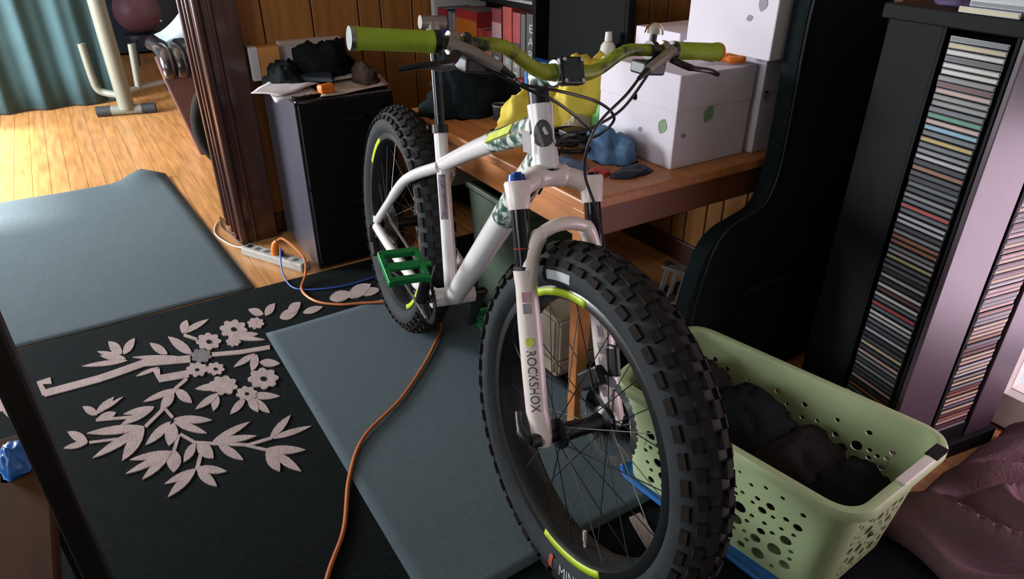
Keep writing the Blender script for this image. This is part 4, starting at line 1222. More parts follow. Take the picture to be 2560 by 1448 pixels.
MB().tube(smooth_path([q + Vector((-0.012, -0.004, 0.003)), q + Vector((-0.04, -0.012, 0.002)), q + Vector((-0.06, 0.0, 0.004))], 5), 0.007, 8, flat=0.4).build('watch_strap', 'black_plastic', gk, smooth=True)
lump('dark_jacket', (0.870, 2.775, CT), (0.160, 0.105, 0.140), 'black_cloth', 'black jacket heaped at the back of the filing cabinet', 'jacket', 12.1, amp=0.35, crease=0.2)
lump('dark_scarf', (0.712, 2.745, CT), (0.075, 0.130, 0.088), 'black_cloth', 'dark scarf bunched at the casing side of the filing cabinet', 'scarf', 14.6, amp=0.25, crease=0.15)
lump('brown_pouch', (0.985, 2.62, CT), (0.048, 0.10, 0.075), mat('brown_suede', '#3a2820', 0.9), 'brown pouch at the right edge of the filing cabinet', 'pouch', 13.2, amp=0.3)
oc = thing('orange_box_file', (0.66, 2.91, 0.80), 'orange and white boxes stacked on the ledge over the cabinet', 'box')
bx((0.625, 2.885, CT), (0.74, 2.945, 0.800)).build('box_body', 'orange_pale', oc, bevel=0.002)
bx((0.622, 2.883, CT), (0.655, 2.947, 0.803)).build('box_spine', 'paper', oc, bevel=0.002)
oc['label'] = 'orange cardboard file with a white spine standing against the panelled wall'
t = thing('beige_box_file', (0.87, 2.91, CT), 'beige cardboard file standing against the panelled wall', 'box')
bx((0.745, 2.905, CT), (1.005, 2.945, 0.812)).build('box_body', 'paper_warm', t, bevel=0.002)
bx((0.745, 2.9035, CT + 0.02), (0.80, 2.905, 0.79)).build('box_label', 'paper', t)

# ================================================================== FLOOR LEADS
M['grey_plastic_dark'] = mat('socket_grey', '#5c5a58', 0.5)
ps = thing('power_strip', (0.54, 2.62, 0), 'grey power strip on the floorboards in front of the casing', 'power strip')
a_, b_ = Vector((0.447, 2.800, 0)), Vector((0.612, 2.500, 0))
d = (b_ - a_).normalized()
n_ = Vector((-d.y, d.x, 0))
MB().obox((a_ + b_) / 2 + Vector((0, 0, 0.018)), d, n_, Vector((0, 0, 1)), ((b_ - a_).length / 2, 0.026, 0.018)).build('strip_body', 'strip', ps, bevel=0.006)
for i in range(5):
    q = a_.lerp(b_, 0.22 + 0.155 * i) + Vector((0, 0, 0.0365))
    MB().obox(q, d, n_, Vector((0, 0, 1)), (0.011, 0.012, 0.0008)).build('socket', 'grey_plastic_dark', ps)
q = a_.lerp(b_, 0.08) + Vector((0, 0, 0.038))
MB().obox(q, d, n_, Vector((0, 0, 1)), (0.009, 0.012, 0.003)).build('switch', 'black_plastic', ps)
ec = thing('extension_cord', (0.55, 2.5, 0), 'orange extension cord running from the power strip past the bicycle', 'cord')
pl = a_.lerp(b_, 0.52) + Vector((0, 0, 0.036))
MB().tube([pl, pl + Vector((0, 0, 0.020)), pl + Vector((0.004, -0.002, 0.046)), pl + Vector((0.012, -0.010, 0.060))], [0.017, 0.0165, 0.013, 0.009], 14).build('plug', 'orange', ec, smooth=True)
mz = 0.0185
cpts = [pl + Vector((0.012, -0.010, 0.060)), pl + Vector((0.035, -0.040, 0.072)), Vector((0.600, 2.475, 0.075)), Vector((0.583, 2.415, 0.030)), Vector((0.540, 2.335, RZ + 0.006)), Vector((0.556, 2.222, RZ + 0.006)), Vector((0.62, 2.150, RZ + 0.006)), Vector((0.70, 2.105, RZ + 0.010)),
        Vector((0.80, 2.04, mz)), Vector((0.872, 1.93, mz)), Vector((0.868, 1.82, mz)), Vector((0.815, 1.745, mz)), Vector((0.714, 1.635, mz)), Vector((0.574, 1.51, mz)), Vector((0.425, 1.415, mz)), Vector((0.338, 1.298, RZ + 0.008)), Vector((0.268, 1.149, RZ + 0.006)), Vector((0.193, 1.045, RZ + 0.006)), Vector((0.08, 0.86, RZ + 0.006))]
MB().tube(smooth_path(cpts, 8), 0.0052, 8).build('lead', 'orange_cord', ec, smooth=True)
bc_ = thing('network_cable', (0.53, 2.45, 0), 'thin blue cable looping from the power strip over the rug', 'cable')
q = a_.lerp(b_, 0.62) + Vector((0, 0, 0.036))
MB().box((q.x - 0.009, q.y - 0.009, q.z), (q.x + 0.009, q.y + 0.009, q.z + 0.022)).build('plug', 'grey_rubber', bc_, bevel=0.003)
MB().tube(smooth_path([q + Vector((0, 0, 0.02)), Vector((0.545, 2.60, 0.07)), Vector((0.522, 2.53, 0.03)), Vector((0.512, 2.44, RZ + 0.004)), Vector((0.535, 2.345, RZ + 0.004)), Vector((0.66, 2.285, RZ + 0.004)), Vector((0.80, 2.285, RZ + 0.004)), Vector((0.95, 2.32, RZ + 0.004)), Vector((1.10, 2.36, RZ + 0.004))], 7), 0.003, 7).build('lead', 'blue_cord', bc_, smooth=True)
wl = MB().tube(smooth_path([(0.452, 2.815, 0.022), (0.43, 2.86, 0.006), (0.40, 2.93, 0.004), (0.375, 3.06, 0.004), (0.40, 3.17, 0.004), (0.43, 3.205, 0.006)], 7), 0.0035, 7).build('supply_lead', 'white_wire', smooth=True)
tag(wl, 'thin white lead curling on the floor beside the casing', 'cord')
wl2 = MB().tube(smooth_path([(0.447, 2.83, 0.020), (0.445, 2.89, 0.006), (0.435, 3.00, 0.005), (0.415, 3.12, 0.005), (0.435, 3.25, 0.005)], 7), 0.004, 7).build('supply_lead', mat('brown_lead', '#5c463c', 0.5), smooth=True)
tag(wl2, 'brown lead curling on the floor beside the casing', 'cord')

# ================================================================== LAUNDRY BASKET
by = thing('laundry_basket', (1.125, 0.715, 0.03), 'pale green plastic laundry basket with round holes full of dark clothes', 'basket')
BL = [Vector((1.220, 1.022)), Vector((1.338, 0.428)), Vector((0.993, 0.410)), Vector((0.905, 0.955))]
BH, BZ0 = 0.310, 0.018


def ring_pts(shr, rad, n_side=(60, 34), ncor=12):
    """rounded outline of the basket, shrunk by shr, as (point, side, run)"""
    cen = sum(BL, Vector((0, 0))) / 4
    P = []
    for i, p in enumerate(BL):
        a, b = BL[i - 1], BL[(i + 1) % 4]
        d1 = (a - p).normalized()
        d2 = (b - p).normalized()
        P.append(p + (d1 + d2) * shr)
    out = []
    for i in range(4):
        p, q = P[i], P[(i + 1) % 4]
        d = (q - p).normalized()
        n = n_side[i % 2]
        a, b = p + d * rad, q - d * rad
        for k in range(n):
            out.append((a.lerp(b, k / n), i))
        nx = (P[(i + 2) % 4] - q).normalized()
        e = q + nx * rad
        for k in range(ncor):
            t = k / ncor
            out.append(((b * (1 - t) ** 2 + q * 2 * t * (1 - t) + e * t * t), -1))
    return out


NT = 1
rings = [ring_pts(0.030 * (1 - j / NT), 0.055, (12, 8), 22) for j in range(NT + 1)]
NS = len(rings[0])
side = [s for p, s in rings[0]]
hr = random.Random(11)
wm = MB()


def ring3(j, i):
    p = rings[j][i % NS][0]
    return Vector((p.x, p.y, BZ0 if j == 0 else BH))


for i in range(NS):
    if side[i] < 0:
        wm.add([ring3(0, i), ring3(0, i + 1), ring3(1, i + 1), ring3(1, i)], [(0, 1, 2, 3)])
HW = BH - BZ0
for sd_ in range(4):
    idx = [i for i in range(NS) if side[i] == sd_]
    a, b = idx[0], idx[-1] + 1
    b0, b1, t0, t1 = ring3(0, a), ring3(0, b), ring3(1, a), ring3(1, b)
    Lw = (b0.lerp(t0, 0.5) - b1.lerp(t1, 0.5)).length
    holes = []
    for tries in range(5000):
        x_ = hr.uniform(0.012, Lw - 0.012)
        h = hr.uniform(0.020, 0.235)
        r = hr.choice((0.006, 0.010, 0.013, 0.0155, 0.0165)) if h < 0.145 else (hr.choice((0.0055, 0.007, 0.010, 0.0125)) if h < 0.195 else hr.choice((0.0045, 0.0055, 0.0065)))
        if tries > 2500:
            r = min(r, 0.0065)
        if h + r > 0.238 or h - r < 0.012 or x_ - r < 0.006 or x_ + r > Lw - 0.006:
            continue
        lim = 0.0075 if h < 0.19 else 0.022
        if all(math.hypot(x_ - q[0], h - q[1]) > r + q[2] + lim for q in holes):
            holes.append((x_, h, r))
    polys = [[Vector((0, 0, 0)), Vector((Lw, 0, 0)), Vector((Lw, HW, 0)), Vector((0, HW, 0))]]
    for x_, h, r in holes:
        polys.append([Vector((x_ + r * math.cos(2 * math.pi * k / 14), h - r * math.sin(2 * math.pi * k / 14), 0)) for k in range(14)])
    flat = [p for pl_ in polys for p in pl_]
    tri = tessellate_polygon(polys)
    P3 = []
    for p in flat:
        s_, t_ = p.x / Lw, p.y / HW
        P3.append(b0.lerp(b1, s_).lerp(t0.lerp(t1, s_), t_))
    wm.add(P3, [tuple(t) for t in tri])
bo = wm.build('basket_wall', 'basket', by)
so = bo.modifiers.new('t', 'SOLIDIFY')
so.thickness = 0.0032
so.offset = 0
# floor, rim lip
base = [Vector((p.x, p.y, BZ0 + 0.001)) for p, s in rings[0]]
MB().prism(base, (0, 0, 0.004)).build('basket_floor', 'basket', by)
top = [Vector((p.x, p.y, BH)) for p, s in rings[NT]]
lip = MB()
cen = sum(top, Vector()) / len(top)
lp = []
for k in range(len(top)):
    t = (top[(k + 1) % len(top)] - top[k - 1]).normalized()
    o_ = Vector((-t.y, t.x, 0))
    if o_.dot(top[k] - cen) < 0:
        o_ = -o_
    lp.append((top[k], o_))
prof = [(-0.002, -0.004), (0.0, 0.003), (0.006, 0.006), (0.018, 0.004), (0.022, -0.004), (0.022, -0.016), (0.019, -0.016), (0.018, -0.003), (0.006, 0.001), (0.002, -0.004)]
vs2, fs2 = [], []
for p, o_ in lp:
    for a, b in prof:
        vs2.append(p + o_ * a + Vector((0, 0, b)))
m_ = len(prof)
for k in range(len(lp)):
    l = (k + 1) % len(lp)
    for q in range(m_):
        fs2.append((k * m_ + q, k * m_ + (q + 1) % m_, l * m_ + (q + 1) % m_, l * m_ + q))
MB().add(vs2, fs2).build('basket_rim', 'basket', by, smooth=True)
# handle grip; dark plate painting the shade of an opening at the rack end
e0, e1 = BL[1], BL[2]
ed = (e1 - e0).normalized()
eo = Vector((ed.y, -ed.x))
if eo.dot(e0 - Vector((1.12, 0.72))) < 0:
    eo = -eo
hc = e0.lerp(e1, 0.42)
MB().obox((hc.x + eo.x * 0.010, hc.y + eo.y * 0.010, BH + 0.0055), Vector((ed.x, ed.y, 0)), Vector((eo.x, eo.y, 0)), Vector((0, 0, 1)), (0.058, 0.010, 0.0022)).build('handle_grip', 'white_paint', by, bevel=0.002)['label'] = 'white handle strip'
hc2 = e0.lerp(e1, 0.17)
MB().obox((hc2.x + eo.x * 0.009, hc2.y + eo.y * 0.009, BH + 0.0052), Vector((ed.x, ed.y, 0)), Vector((eo.x, eo.y, 0)), Vector((0, 0, 1)), (0.024, 0.0125, 0.002)).build('handle_slot_shade', 'charcoal_cloth', by)

for k, (cx_, cy_, sx_, sy_, sz_, mm, sd_, lb) in enumerate((
        (1.075, 0.885, 0.122, 0.110, 0.175, 'charcoal_cloth', 21.3, 'black garment heaped at the desk end of the laundry basket'),
        (1.110, 0.745, 0.134, 0.115, 0.150, 'black_cloth', 22.7, 'black garment in the middle of the laundry basket'),
        (1.130, 0.615, 0.132, 0.095, 0.120, 'charcoal_cloth', 24.1, 'dark garment sunk between two others in the laundry basket'),
        (1.155, 0.510, 0.125, 0.068, 0.100, 'black_cloth', 26.1, 'black garment at the handle end of the laundry basket'))):
    lump('black_garment', (cx_, cy_, 0.150), (sx_ * 1.06, sy_ * 1.1, sz_), mm, lb, 'garment', sd_, 'dark clothes in the laundry basket', amp=0.14, crease=0.10, depth=0.122)

ty = thing('blue_tray', (1.1, 0.7, RZ), 'flat blue plastic tray under the laundry basket', 'tray')
BT = [Vector((1.20, 1.02, 0)), Vector((1.29, 0.48, 0)), Vector((0.975, 0.45, 0)), Vector((0.925, 0.955, 0))]
tp = []
for i in range(4):
    p, a, b = BT[i], BT[i - 1], BT[(i + 1) % 4]
    for k in range(6):
        t = k / 5
        A, B_ = p + (a - p).normalized() * 0.05, p + (b - p).normalized() * 0.05
        tp.append(A * (1 - t) ** 2 + p * 2 * t * (1 - t) + B_ * t * t)
z_t = RZ + 0.0085
MB().prism([p + Vector((0, 0, z_t)) for p in tp], (0, 0, 0.003)).build('tray_base', 'blue_plastic', ty)
MB().tube([p + Vector((0, 0, z_t + 0.003)) for p in tp], 0.006, 8, closed=True).build('tray_edge', 'blue_plastic', ty, smooth=True)

# ================================================================== BLANKET ON THE FLOOR
vs, fs = [], []
nx, ny = 70, 70
for j in range(ny + 1):
    for i in range(nx + 1):
        s, t = i / nx * 2 - 1, j / ny * 2 - 1
        X = 1.60 + 0.30 * s + 0.04 * noise.noise(Vector((s * 2, t * 2, 4)))
        Y = 0.135 + 0.36 * t + 0.04 * noise.noise(Vector((s * 2, t * 2, 9)))
        e = max(0, 1 - max(abs(s), abs(t)) ** 3)
        Z = 0.012 + 0.165 * e ** 0.6 * (0.75 + 0.5 * noise.noise(Vector((s * 1.6, t * 1.6, 1))))
        Z += 0.060 * e * (1 - abs(noise.noise(Vector((s * 3.0 + t * 1.4, t * 1.5 - s * 1.0, 7)))) * 3.4)
        vs.append(Vector((X, Y, max(Z, 0.012))))
for j in range(ny):
    for i in range(nx):
        a = j * (nx + 1) + i
        fs.append((a, a + 1, a + nx + 2, a + nx + 1))
bl_ = MB().add(vs, fs).build('fleece_blanket', 'mauve_cloth', smooth='all')
so = bl_.modifiers.new('t', 'SOLIDIFY')
so.thickness = 0.008
tag(bl_, 'mauve fleece blanket bunched on the floor beside the laundry basket', 'blanket')

# ================================================================== CD TOWER
TP = Vector((1.462, 0.580, 0))
dx_ = Vector((math.cos(R(-10)), math.sin(R(-10)), 0))
dy_ = Vector((-dx_.y, dx_.x, 0))
ez = Vector((0, 0, 1))
TW, TD, TH = 0.40, 0.30, 1.098
tw = thing('cd_tower', (1.62, 0.70, 0), 'tall black disc tower with discs on two faces beside the laundry basket', 'shelf')


def tb(a0, a1, b0, b1, z0, z1):
    return MB().obox(TP + dx_ * ((a0 + a1) / 2) + dy_ * ((b0 + b1) / 2) + ez * ((z0 + z1) / 2), dx_, dy_, ez, ((a1 - a0) / 2, (b1 - b0) / 2, (z1 - z0) / 2))


tb(-0.012, TW + 0.012, -0.012, TD + 0.012, TH - 0.03, TH).build('top_board', 'tower', tw, bevel=0.003)
tb(-0.012, TW + 0.012, -0.012, TD + 0.012, 0.0, 0.05).build('plinth', 'tower', tw, bevel=0.003)
tb(0.0, 0.143, 0.0, 0.012, 0.05, TH - 0.03).build('front_panel', 'tower_front_lit', tw, bevel=0.002)['label'] = 'front panel with pinkish window light painted in'
tb(0.300, TW, 0.0, 0.012, 0.05, TH - 0.03).build('front_panel', 'tower_front_lit', tw, bevel=0.002)['label'] = 'front panel with pinkish window light painted in'
tb(0.0, 0.012, 0.168, TD, 0.05, TH - 0.03).build('side_board', 'tower', tw, bevel=0.002)
tb(0.0, 0.15, 0.014, 0.020, 0.05, TH - 0.03).build('divider', 'tower', tw)
tb(0.0, 0.15, 0.162, 0.168, 0.05, TH - 0.03).build('divider', 'tower', tw)
tb(0.152, 0.158, 0.0, TD, 0.05, TH - 0.03).build('divider', 'tower', tw)
tb(0.296, 0.302, 0.012, TD, 0.05, TH - 0.03).build('divider', 'tower', tw)
tb(TW - 0.012, TW, 0.012, TD, 0.05, TH - 0.03).build('side_board', 'tower', tw)
tb(0.012, TW - 0.012, TD - 0.012, TD, 0.05, TH - 0.03).build('back_board', 'tower', tw)

CDC = {'black': '#2b2c30', 'charcoal': '#3c3f44', 'slate': '#555b60', 'grey': '#747674', 'pale grey': '#97979a', 'white': '#b4b1ab', 'cream': '#a89a78', 'pink': '#a78a82', 'maroon': '#5a3030', 'red': '#9c3a38', 'blue': '#6a93a8', 'yellow': '#a08a45', 'green': '#3a7a62', 'rust': '#84563f'}
CDM = {k: mat('spine_' + k.replace(' ', '_'), v, 0.5, var=0.06) for k, v in CDC.items()}
WEI = ['black'] * 5 + ['charcoal'] * 6 + ['slate'] * 6 + ['grey'] * 5 + ['pale grey'] * 4 + ['white'] * 4 + ['cream'] * 4 + ['pink'] * 2 + ['maroon'] * 2 + ['rust'] * 2 + ['red'] + ['yellow'] + ['blue']
SEQ = ['slate', 'cream', 'white', 'charcoal', 'white', 'white', 'grey', 'maroon', 'pink', 'grey', 'grey', 'slate', 'green', 'pink', 'blue', 'slate', 'yellow', 'slate']
cdmesh = {}


def nth(k):
    return '%d%s' % (k, 'th' if 10 <= k % 100 <= 20 else {1: 'st', 2: 'nd', 3: 'rd'}.get(k % 10, 'th'))



def cd_mesh(face, colour):
    key = (face, colour)
    if key in cdmesh:
        return cdmesh[key]
    L, Dp, Hh = 0.060, 0.062, 0.0052
    if face == 'side':       # spine looks along -dx
        b = MB().obox((0, 0, 0), dx_, dy_, ez, (Dp, L, Hh))
        s = MB().obox(-dx_ * (Dp + 0.0004), dx_, dy_, ez, (0.0005, L * 0.96, Hh * 0.62))
    else:
        b = MB().obox((0, 0, 0), dx_, dy_, ez, (L, Dp, Hh))
        s = MB().obox(-dy_ * (Dp + 0.0004), dx_, dy_, ez, (L * 0.96, 0.0005, Hh * 0.62))
    me = bpy.data.meshes.new('disc_case')
    me.from_pydata([tuple(p) for p in b.v], [], b.f)
    me.materials.append(M['cd_case'])
    ms = bpy.data.meshes.new('spine_card')
    ms.from_pydata([tuple(p) for p in s.v], [], s.f)
    ms.materials.append(CDM[colour])
    cdmesh[key] = (me, ms)
    return cdmesh[key]


def put_cd(face, colour, pos, label, group):
    me, ms = cd_mesh(face, colour)
    o = bpy.data.objects.new('cd_case', me)
    col.objects.link(o)
    o.location = pos
    s = bpy.data.objects.new('spine_card', ms)
    col.objects.link(s)
    s.parent = o
    tag(o, label, 'cd case', group)


z = TH - 0.044
i = 0
rnd = random.Random(5)
while z > 0.17:
    cname = SEQ[i] if i < len(SEQ) else rnd.choice(WEI)
    if i == 48:
        cname = 'red'
    if i == 12:
        pass
    jit = rnd.uniform(-0.0015, 0.0015)
    put_cd('side', cname, TP + dx_ * (0.064 + jit) + dy_ * 0.091 + ez * (z - 0.006), '%s spined disc case, %s from the top in the column facing the instrument bag' % (cname, nth(i + 1)), 'discs in the tower side facing the gig bag')
    z -= 0.01245
    i += 1
# supports under the lowest disc of each column
tb(0.0, 0.15, 0.020, 0.162, 0.05, z).build('disc_stop', 'tower', tw)
z2 = TH - 0.044
i = 0
PW = ['pink', 'cream', 'grey', 'rust', 'pale grey', 'slate', 'maroon', 'pink', 'cream']
while z2 > 0.10:
    cname = rnd.choice(PW)
    put_cd('front', cname, TP + dx_ * 0.227 + dy_ * (0.066 + rnd.uniform(-0.0015, 0.0015)) + ez * (z2 - 0.006), '%s spined disc case, %s from the top in the column facing the blanket' % (cname, nth(i + 1)), 'discs in the tower side facing the blanket')
    z2 -= 0.01245
    i += 1
tb(0.158, 0.296, 0.004, 0.13, 0.05, z2).build('disc_stop', 'tower', tw)
# things lying on the tower top
zt = TH
for k, (cname, a, b) in enumerate((('cream', 0.055, 0.085), ('slate', 0.075, 0.080), ('pale grey', 0.070, 0.086), ('blue', 0.085, 0.076))):
    put_cd('side', cname, TP + dx_ * a + dy_ * b + ez * (zt + 0.0052 + 0.0106 * k), 'disc case with a %s spine lying in the pile on top of the tower' % cname, 'disc cases piled on the tower')
lump('mauve_purse', tuple(TP + dx_ * 0.10 + dy_ * 0.215 + ez * TH), (0.045, 0.05, 0.03), mat('purple_felt', '#4a3a5c', 0.8), 'small purple purse on top of the disc tower', 'purse', 31.0, amp=0.2)
lump('tan_wallet', tuple(TP + dx_ * 0.235 + dy_ * 0.06 + ez * TH), (0.05, 0.04, 0.018), mat('tan_leather', '#8a6650', 0.7), 'tan wallet on top of the disc tower', 'wallet', 33.0, amp=0.15)

# ================================================================== GIG BAG
gb = thing('gig_bag', (1.43, 1.07, RZ), 'black padded instrument bag standing upright against the desk', 'bag')
out_l = [(1.250, RZ), (1.212, 0.06), (1.200, 0.20), (1.205, 0.33), (1.224, 0.43), (1.255, 0.515), (1.305, 0.556), (1.37, 0.572), (1.425, 0.590), (1.455, 0.64), (1.468, 0.74), (1.464, 1.00), (1.470, 1.12), (1.495, 1.17)]
out_r = [(1.76, 1.17), (1.80, 1.12), (1.815, 1.0), (1.825, 0.74), (1.83, 0.64), (1.84, 0.58), (1.845, 0.50), (1.845, 0.42), (1.845, 0.3), (1.845, 0.15), (1.82, 0.05), (1.77, RZ)]
# smooth the outline
raw = [Vector((a, 0, b)) for a, b in out_l + out_r]
outl = []
for p in smooth_path(raw + [raw[0]], 4)[:-1]:
    p.z = max(p.z, RZ)
    outl.append(p)
VC = 1.066
cx = sum((p.x for p in outl)) / len(outl)
layers = [(0.0, 0.030), (0.006, 0.026), (0.014, 0.014), (0.018, 0.0), (0.014, -0.014), (0.006, -0.026), (0.0, -0.030)]
vs, fs = [], []
n = len(outl)
for sh, dv in ((0.016, 0.027), (0.004, 0.022), (0.0, 0.010), (0.0, -0.010), (0.004, -0.022), (0.016, -0.027)):
    for k, p in enumerate(outl):
        t = (outl[(k + 1) % n] - outl[k - 1]).normalized()
        nn = Vector((t.z, 0, -t.x))
        q = p + nn * sh
        vs.append(Vector((q.x, VC + dv, max(q.z, RZ))))
L_ = 6
for l in range(L_ - 1):
    for k in range(n):
        fs.append((l * n + k, l * n + (k + 1) % n, (l + 1) * n + (k + 1) % n, (l + 1) * n + k))
for l, rev in ((0, False), (L_ - 1, True)):
    tri = tessellate_polygon([[Vector((vs[l * n + k].x, vs[l * n + k].z, 0)) for k in range(n)]])
    fs += [tuple(l * n + q for q in t) for t in tri]
MB().add(vs, fs).build('bag_body', 'bag_cloth', gb, smooth=True)
MB().tube([Vector((p.x, VC - 0.028, max(p.z, RZ + 0.004))) for p in [Vector((cx + (p.x - cx) * 0.93, 0, 0.04 + p.z * 0.95)) for p in outl]], 0.0035, 6, closed=True).build('zip', 'black_plastic', gb, smooth=True)
MB().tube(smooth_path([(1.40, VC - 0.032, 0.34), (1.45, VC - 0.055, 0.37), (1.55, VC - 0.055, 0.37), (1.60, VC - 0.032, 0.34)], 6), 0.009, 8).build('carry_handle', 'bag_cloth', gb, smooth=True)
tbx = MB().obox((1.52, VC - 0.035, 0.20), Vector((1, 0, 0)), Vector((0, 1, 0)), ez, (0.12, 0.006, 0.11)).build('pocket', 'bag_cloth', gb, bevel=0.005)

# ================================================================== CHAIR IN THE FOREGROUND
ch = thing('wooden_chair', (-0.37, 1.0, RZ), 'dark wooden chair with a brown seat standing on the rug', 'chair')
CX, CY = -0.138, 0.800
for xx, yy, hw, zt_ in ((CX, CY, 0.014, 0.98), (CX - 0.44, CY, 0.014, 0.98), (CX - 0.085, CY + 0.40, 0.016, 0.44), (CX - 0.42, CY + 0.40, 0.016, 0.44)):
    bx((xx - hw, yy - hw, RZ), (xx + hw, yy + hw, zt_)).build('leg', 'chair_wood', ch, bevel=0.004)
bx((CX - 0.45, CY + 0.016, 0.44), (CX - 0.052, CY + 0.44, 0.468)).build('seat', 'seat_wood', ch, bevel=0.006)
bx((CX - 0.426, CY - 0.012, 0.42), (CX - 0.014, CY + 0.012, 0.455)).build('seat_rail', 'chair_wood', ch, bevel=0.003)
for zz in (0.84, 0.91):
    bx((CX - 0.426, CY - 0.010, zz), (CX - 0.014, CY + 0.010, zz + 0.05)).build('back_rail', 'chair_wood', ch, bevel=0.004)
q = at(42, 1165, z=0.468)
lump('blue_rag', (q.x, q.y, 0.468), (0.024, 0.034, 0.045), 'blue_plastic', 'small blue rag lying on the brown chair seat', 'rag', 41.0, amp=0.4)

# ================================================================== THE ROOM BEYOND THE OPENING
# teal curtain
vs, fs = [], []
na, nb = 150, 8
for j in range(nb + 1):
    z = 0.012 + (2.05 - 0.012) * j / nb
    for i in range(na + 1):
        s = i / na
        X = -1.55 + 1.86 * s + (0.06 * (z - 0.4) if s > 0.95 else 0)
        Y = 6.02 + 0.026 * math.sin(s * 40 + 0.9 * math.sin(s * 9)) + 0.008 * math.sin(s * 101) + 0.012 * z
        vs.append(Vector((X, Y, z)))
for j in range(nb):
    for i in range(na):
        a = j * (na + 1) + i
        fs.append((a, a + 1, a + na + 2, a + na + 1))
cu_ = thing('teal_curtain', (-0.7, 6.02, 0), 'teal floor-length curtain hanging in the far room', 'curtain')
o = MB().add(vs, fs).build('curtain_cloth', 'teal_cloth', cu_, smooth='all')
o.modifiers.new('t', 'SOLIDIFY').thickness = 0.004
MB().cyl((-1.62, 6.05, 2.07), (0.2, 6.05, 2.07), 0.014, n=12).build('curtain_rod', 'black_metal', cu_, smooth=True)

# exercise machine frame
ex = thing('exercise_machine', (0.29, 5.6, 0), 'cream tubular exercise machine with black rubber feet', 'exercise machine')
MB().tube([(0.300, 5.56, 0.05), (0.289, 5.50, 0.55), (0.278, 5.43, 1.35)], 0.052, 16).build('upright', 'cream_steel', ex, smooth=True)
ft = MB().cyl((0.145, 5.60, 0.036), (0.445, 5.53, 0.036), 0.034, n=16).build('foot_tube', 'cream_steel', ex, smooth=True)
d = (Vector((0.445, 5.53, 0)) - Vector((0.145, 5.60, 0))).normalized()
for p, s in ((Vector((0.145, 5.60, 0.036)), -1), (Vector((0.445, 5.53, 0.036)), 1)):
    MB().cyl(p - d * s * 0.055, p + d * s * 0.035, 0.0359, n=16).build('rubber_foot', 'grey_rubber', ex, smooth=True)
MB().tube(smooth_path([(0.143, 5.90, 0.45), (0.150, 5.90, 0.22), (0.165, 5.90, 0.13), (0.215, 5.88, 0.10), (0.30, 5.80, 0.09)], 6), 0.026, 12).build('side_bracket', 'cream_steel', ex, smooth=True)
MB().tube([(0.455, 5.90, 0.42), (0.43, 5.90, 0.10)], 0.024, 12).build('side_bracket', 'cream_steel', ex, smooth=True)
MB().tube([(0.30, 5.80, 0.10), (0.44, 5.92, 0.10), (0.66, 6.05, 0.10)], 0.026, 12).build('base_beam', 'alu_grey', ex, smooth=True)
MB().tube([(0.300, 5.60, 0.10), (0.30, 5.80, 0.09)], 0.028, 12).build('base_beam', 'cream_steel', ex, smooth=True)
MB().cyl((0.66, 6.05, 0.036), (0.66, 6.05, 0.12), 0.030, n=12).build('rubber_foot', 'grey_rubber', ex, smooth=True)
MB().cyl((0.08, 5.44, 1.34), (0.50, 5.42, 1.34), 0.022, n=12).build('handle_tube', 'cream_steel', ex, smooth=True)

# armchair with flared side and glossy channelled seat
ac = thing('armchair', (0.98, 4.7, 0), 'brown armchair with flared sides and glossy channelled seat in the far room', 'armchair')
V = [(0.545, 4.30, 0.0), (1.30, 4.30, 0.0), (1.30, 5.0, 0.0), (0.60, 5.0, 0.0), (0.445, 4.30, 0.46), (1.40, 4.30, 0.46), (1.40, 5.05, 0.46), (0.50, 5.05, 0.46)]
MB().add(V, [(0, 3, 2, 1), (4, 5, 6, 7), (0, 1, 5, 4), (1, 2, 6, 5), (2, 3, 7, 6), (3, 0, 4, 7)]).build('base', 'brown_leather', ac, bevel=0.012)
for i in range(14):
    xx = 0.485 + 0.068 * i
    MB().tube(smooth_path([(xx, 4.30, 0.475), (xx, 4.285, 0.51), (xx, 4.32, 0.565), (xx, 4.45, 0.585), (xx, 4.75, 0.575), (xx, 4.86, 0.56)], 5), 0.038, 12).build('seat_channel', 'gloss_leather', ac, smooth=True)
bx((0.80, 4.88, 0.46), (1.38, 5.04, 0.98)).build('backrest', 'brown_leather', ac, bevel=0.03)
# clear film thrown over the chair
vs, fs = [], []
pk_ = Vector((0.80, 4.50, 0.98))
ns, nr = 44, 10
for j in range(nr + 1):
    t = j / nr
    for i in range(ns):
        a = 2 * math.pi * i / ns
        e = Vector((0.86 + 0.36 * math.cos(a), 4.53 + 0.28 * math.sin(a), 0.635))
        e.z += 0.02 * math.sin(a * 7)
        p = pk_.lerp(e, t)
        p.z = e.z + (pk_.z - e.z) * (1 - t) ** 1.5
        p += Vector((math.cos(a), math.sin(a), 0)) * (0.025 * math.sin(a * 9) * t)
        vs.append(p)
for j in range(nr):
    for i in range(ns):
        fs.append((j * ns + i, j * ns + (i + 1) % ns, (j + 1) * ns + (i + 1) % ns, (j + 1) * ns + i))
o = MB().add(vs, fs).build('plastic_sheet', 'clear_film', smooth='all')
tag(o, 'clear plastic sheet thrown over the brown armchair', 'sheet')

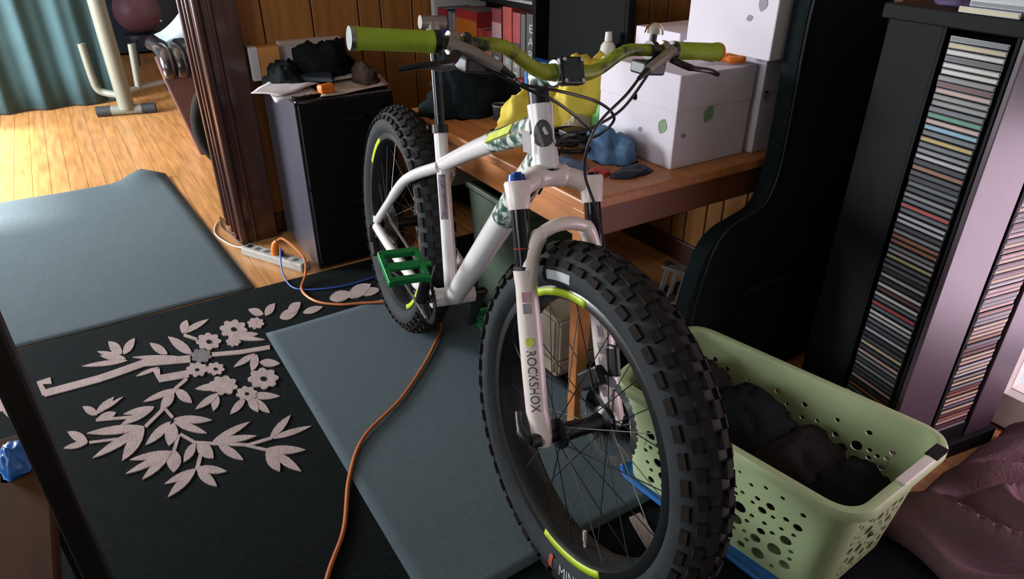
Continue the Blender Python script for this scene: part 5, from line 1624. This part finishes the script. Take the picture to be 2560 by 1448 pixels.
# spare bicycle wheel leaning behind the casing
sw = thing('spare_wheel', (0.78, 3.70, 0), 'spare black bicycle wheel standing behind the dark casing', 'wheel')
sc_ = Vector((0.765, 3.72, 0.312))
MB().lathe([(0.272 + 0.034 * math.cos(R(-180 + 20 * i)), 0.036 * math.sin(R(-180 + 20 * i))) for i in range(18)], sc_, 'y', 60, closed=True).build('tyre', 'tread', sw, smooth='all')
MB().lathe([(0.245, -0.014), (0.228, -0.012), (0.228, 0.012), (0.245, 0.014)], sc_, 'y', 60, closed=True).build('rim', 'steel', sw, smooth=True)
MB().cyl(sc_ - Vector((0, 0.05, 0)), sc_ + Vector((0, 0.05, 0)), 0.018, n=14).build('hub', 'steel', sw, smooth=True)
for i in range(24):
    a = 2 * math.pi * i / 24
    s = -1 if i % 2 else 1
    MB().tube([sc_ + Vector((0.018 * math.cos(a + 0.8 * s), 0.03 * s, 0.018 * math.sin(a + 0.8 * s))), sc_ + Vector((0.23 * math.cos(a), 0, 0.23 * math.sin(a)))], 0.0012, 5).build('spoke', 'steel', sw)

# dark sideboard, mauve ball
sb = thing('dark_sideboard', (1.1, 8.15, 0), 'dark navy sideboard with a pale handle at the far wall', 'sideboard')
M['dark_navy'] = mat('dark_navy_lacquer', '#1d2836', 0.45)
bx((0.30, 8.06, 0.03), (1.95, 8.38, 0.62)).build('carcass', 'dark_navy', sb, bevel=0.006)
for i in range(3):
    d = bx((0.32 + 0.545 * i, 8.045, 0.06), (0.85 + 0.545 * i, 8.06, 0.60)).build('door', 'dark_navy', sb, bevel=0.004)
    bx((0.86 + 0.50 * i - 0.05, 8.020, 0.300), (0.86 + 0.50 * i + 0.09, 8.032, 0.318)).build('handle', 'white_paint', d, bevel=0.003)
for xx in (0.32, 1.90):
    for yy in (8.08, 8.34):
        bx((xx, yy, 0.0), (xx + 0.03, yy + 0.03, 0.03)).build('foot', 'dark_navy', sb)
bl2 = thing('exercise_ball', (0.72, 7.62, 0.275), 'mauve exercise ball resting on a low stool in the far room', 'ball')
c = Vector((0.700, 7.55, 0.47))
MB().sphere(c, 0.200, 28, 18).build('ball_skin', 'mauve_ball', bl2, smooth='all')
MB().lathe([(0.2005, -0.004), (0.2015, 0.0), (0.2005, 0.004)], c, 'z', 32).build('seam', 'mauve_ball', bl2, smooth=True)
sl = thing('low_stool', (0.70, 7.55, 0), 'low dark stool carrying the mauve ball', 'stool')
MB().cyl((0.70, 7.55, 0.235), (0.70, 7.55, 0.270), 0.16, n=24).build('seat', 'dark_navy', sl, smooth=True)
for i in range(4):
    a = math.pi / 4 + math.pi / 2 * i
    MB().cyl((0.70 + 0.15 * math.cos(a), 7.55 + 0.15 * math.sin(a), 0), (0.70 + 0.11 * math.cos(a), 7.55 + 0.11 * math.sin(a), 0.24), 0.014, n=10).build('leg', 'dark_navy', sl, smooth=True)
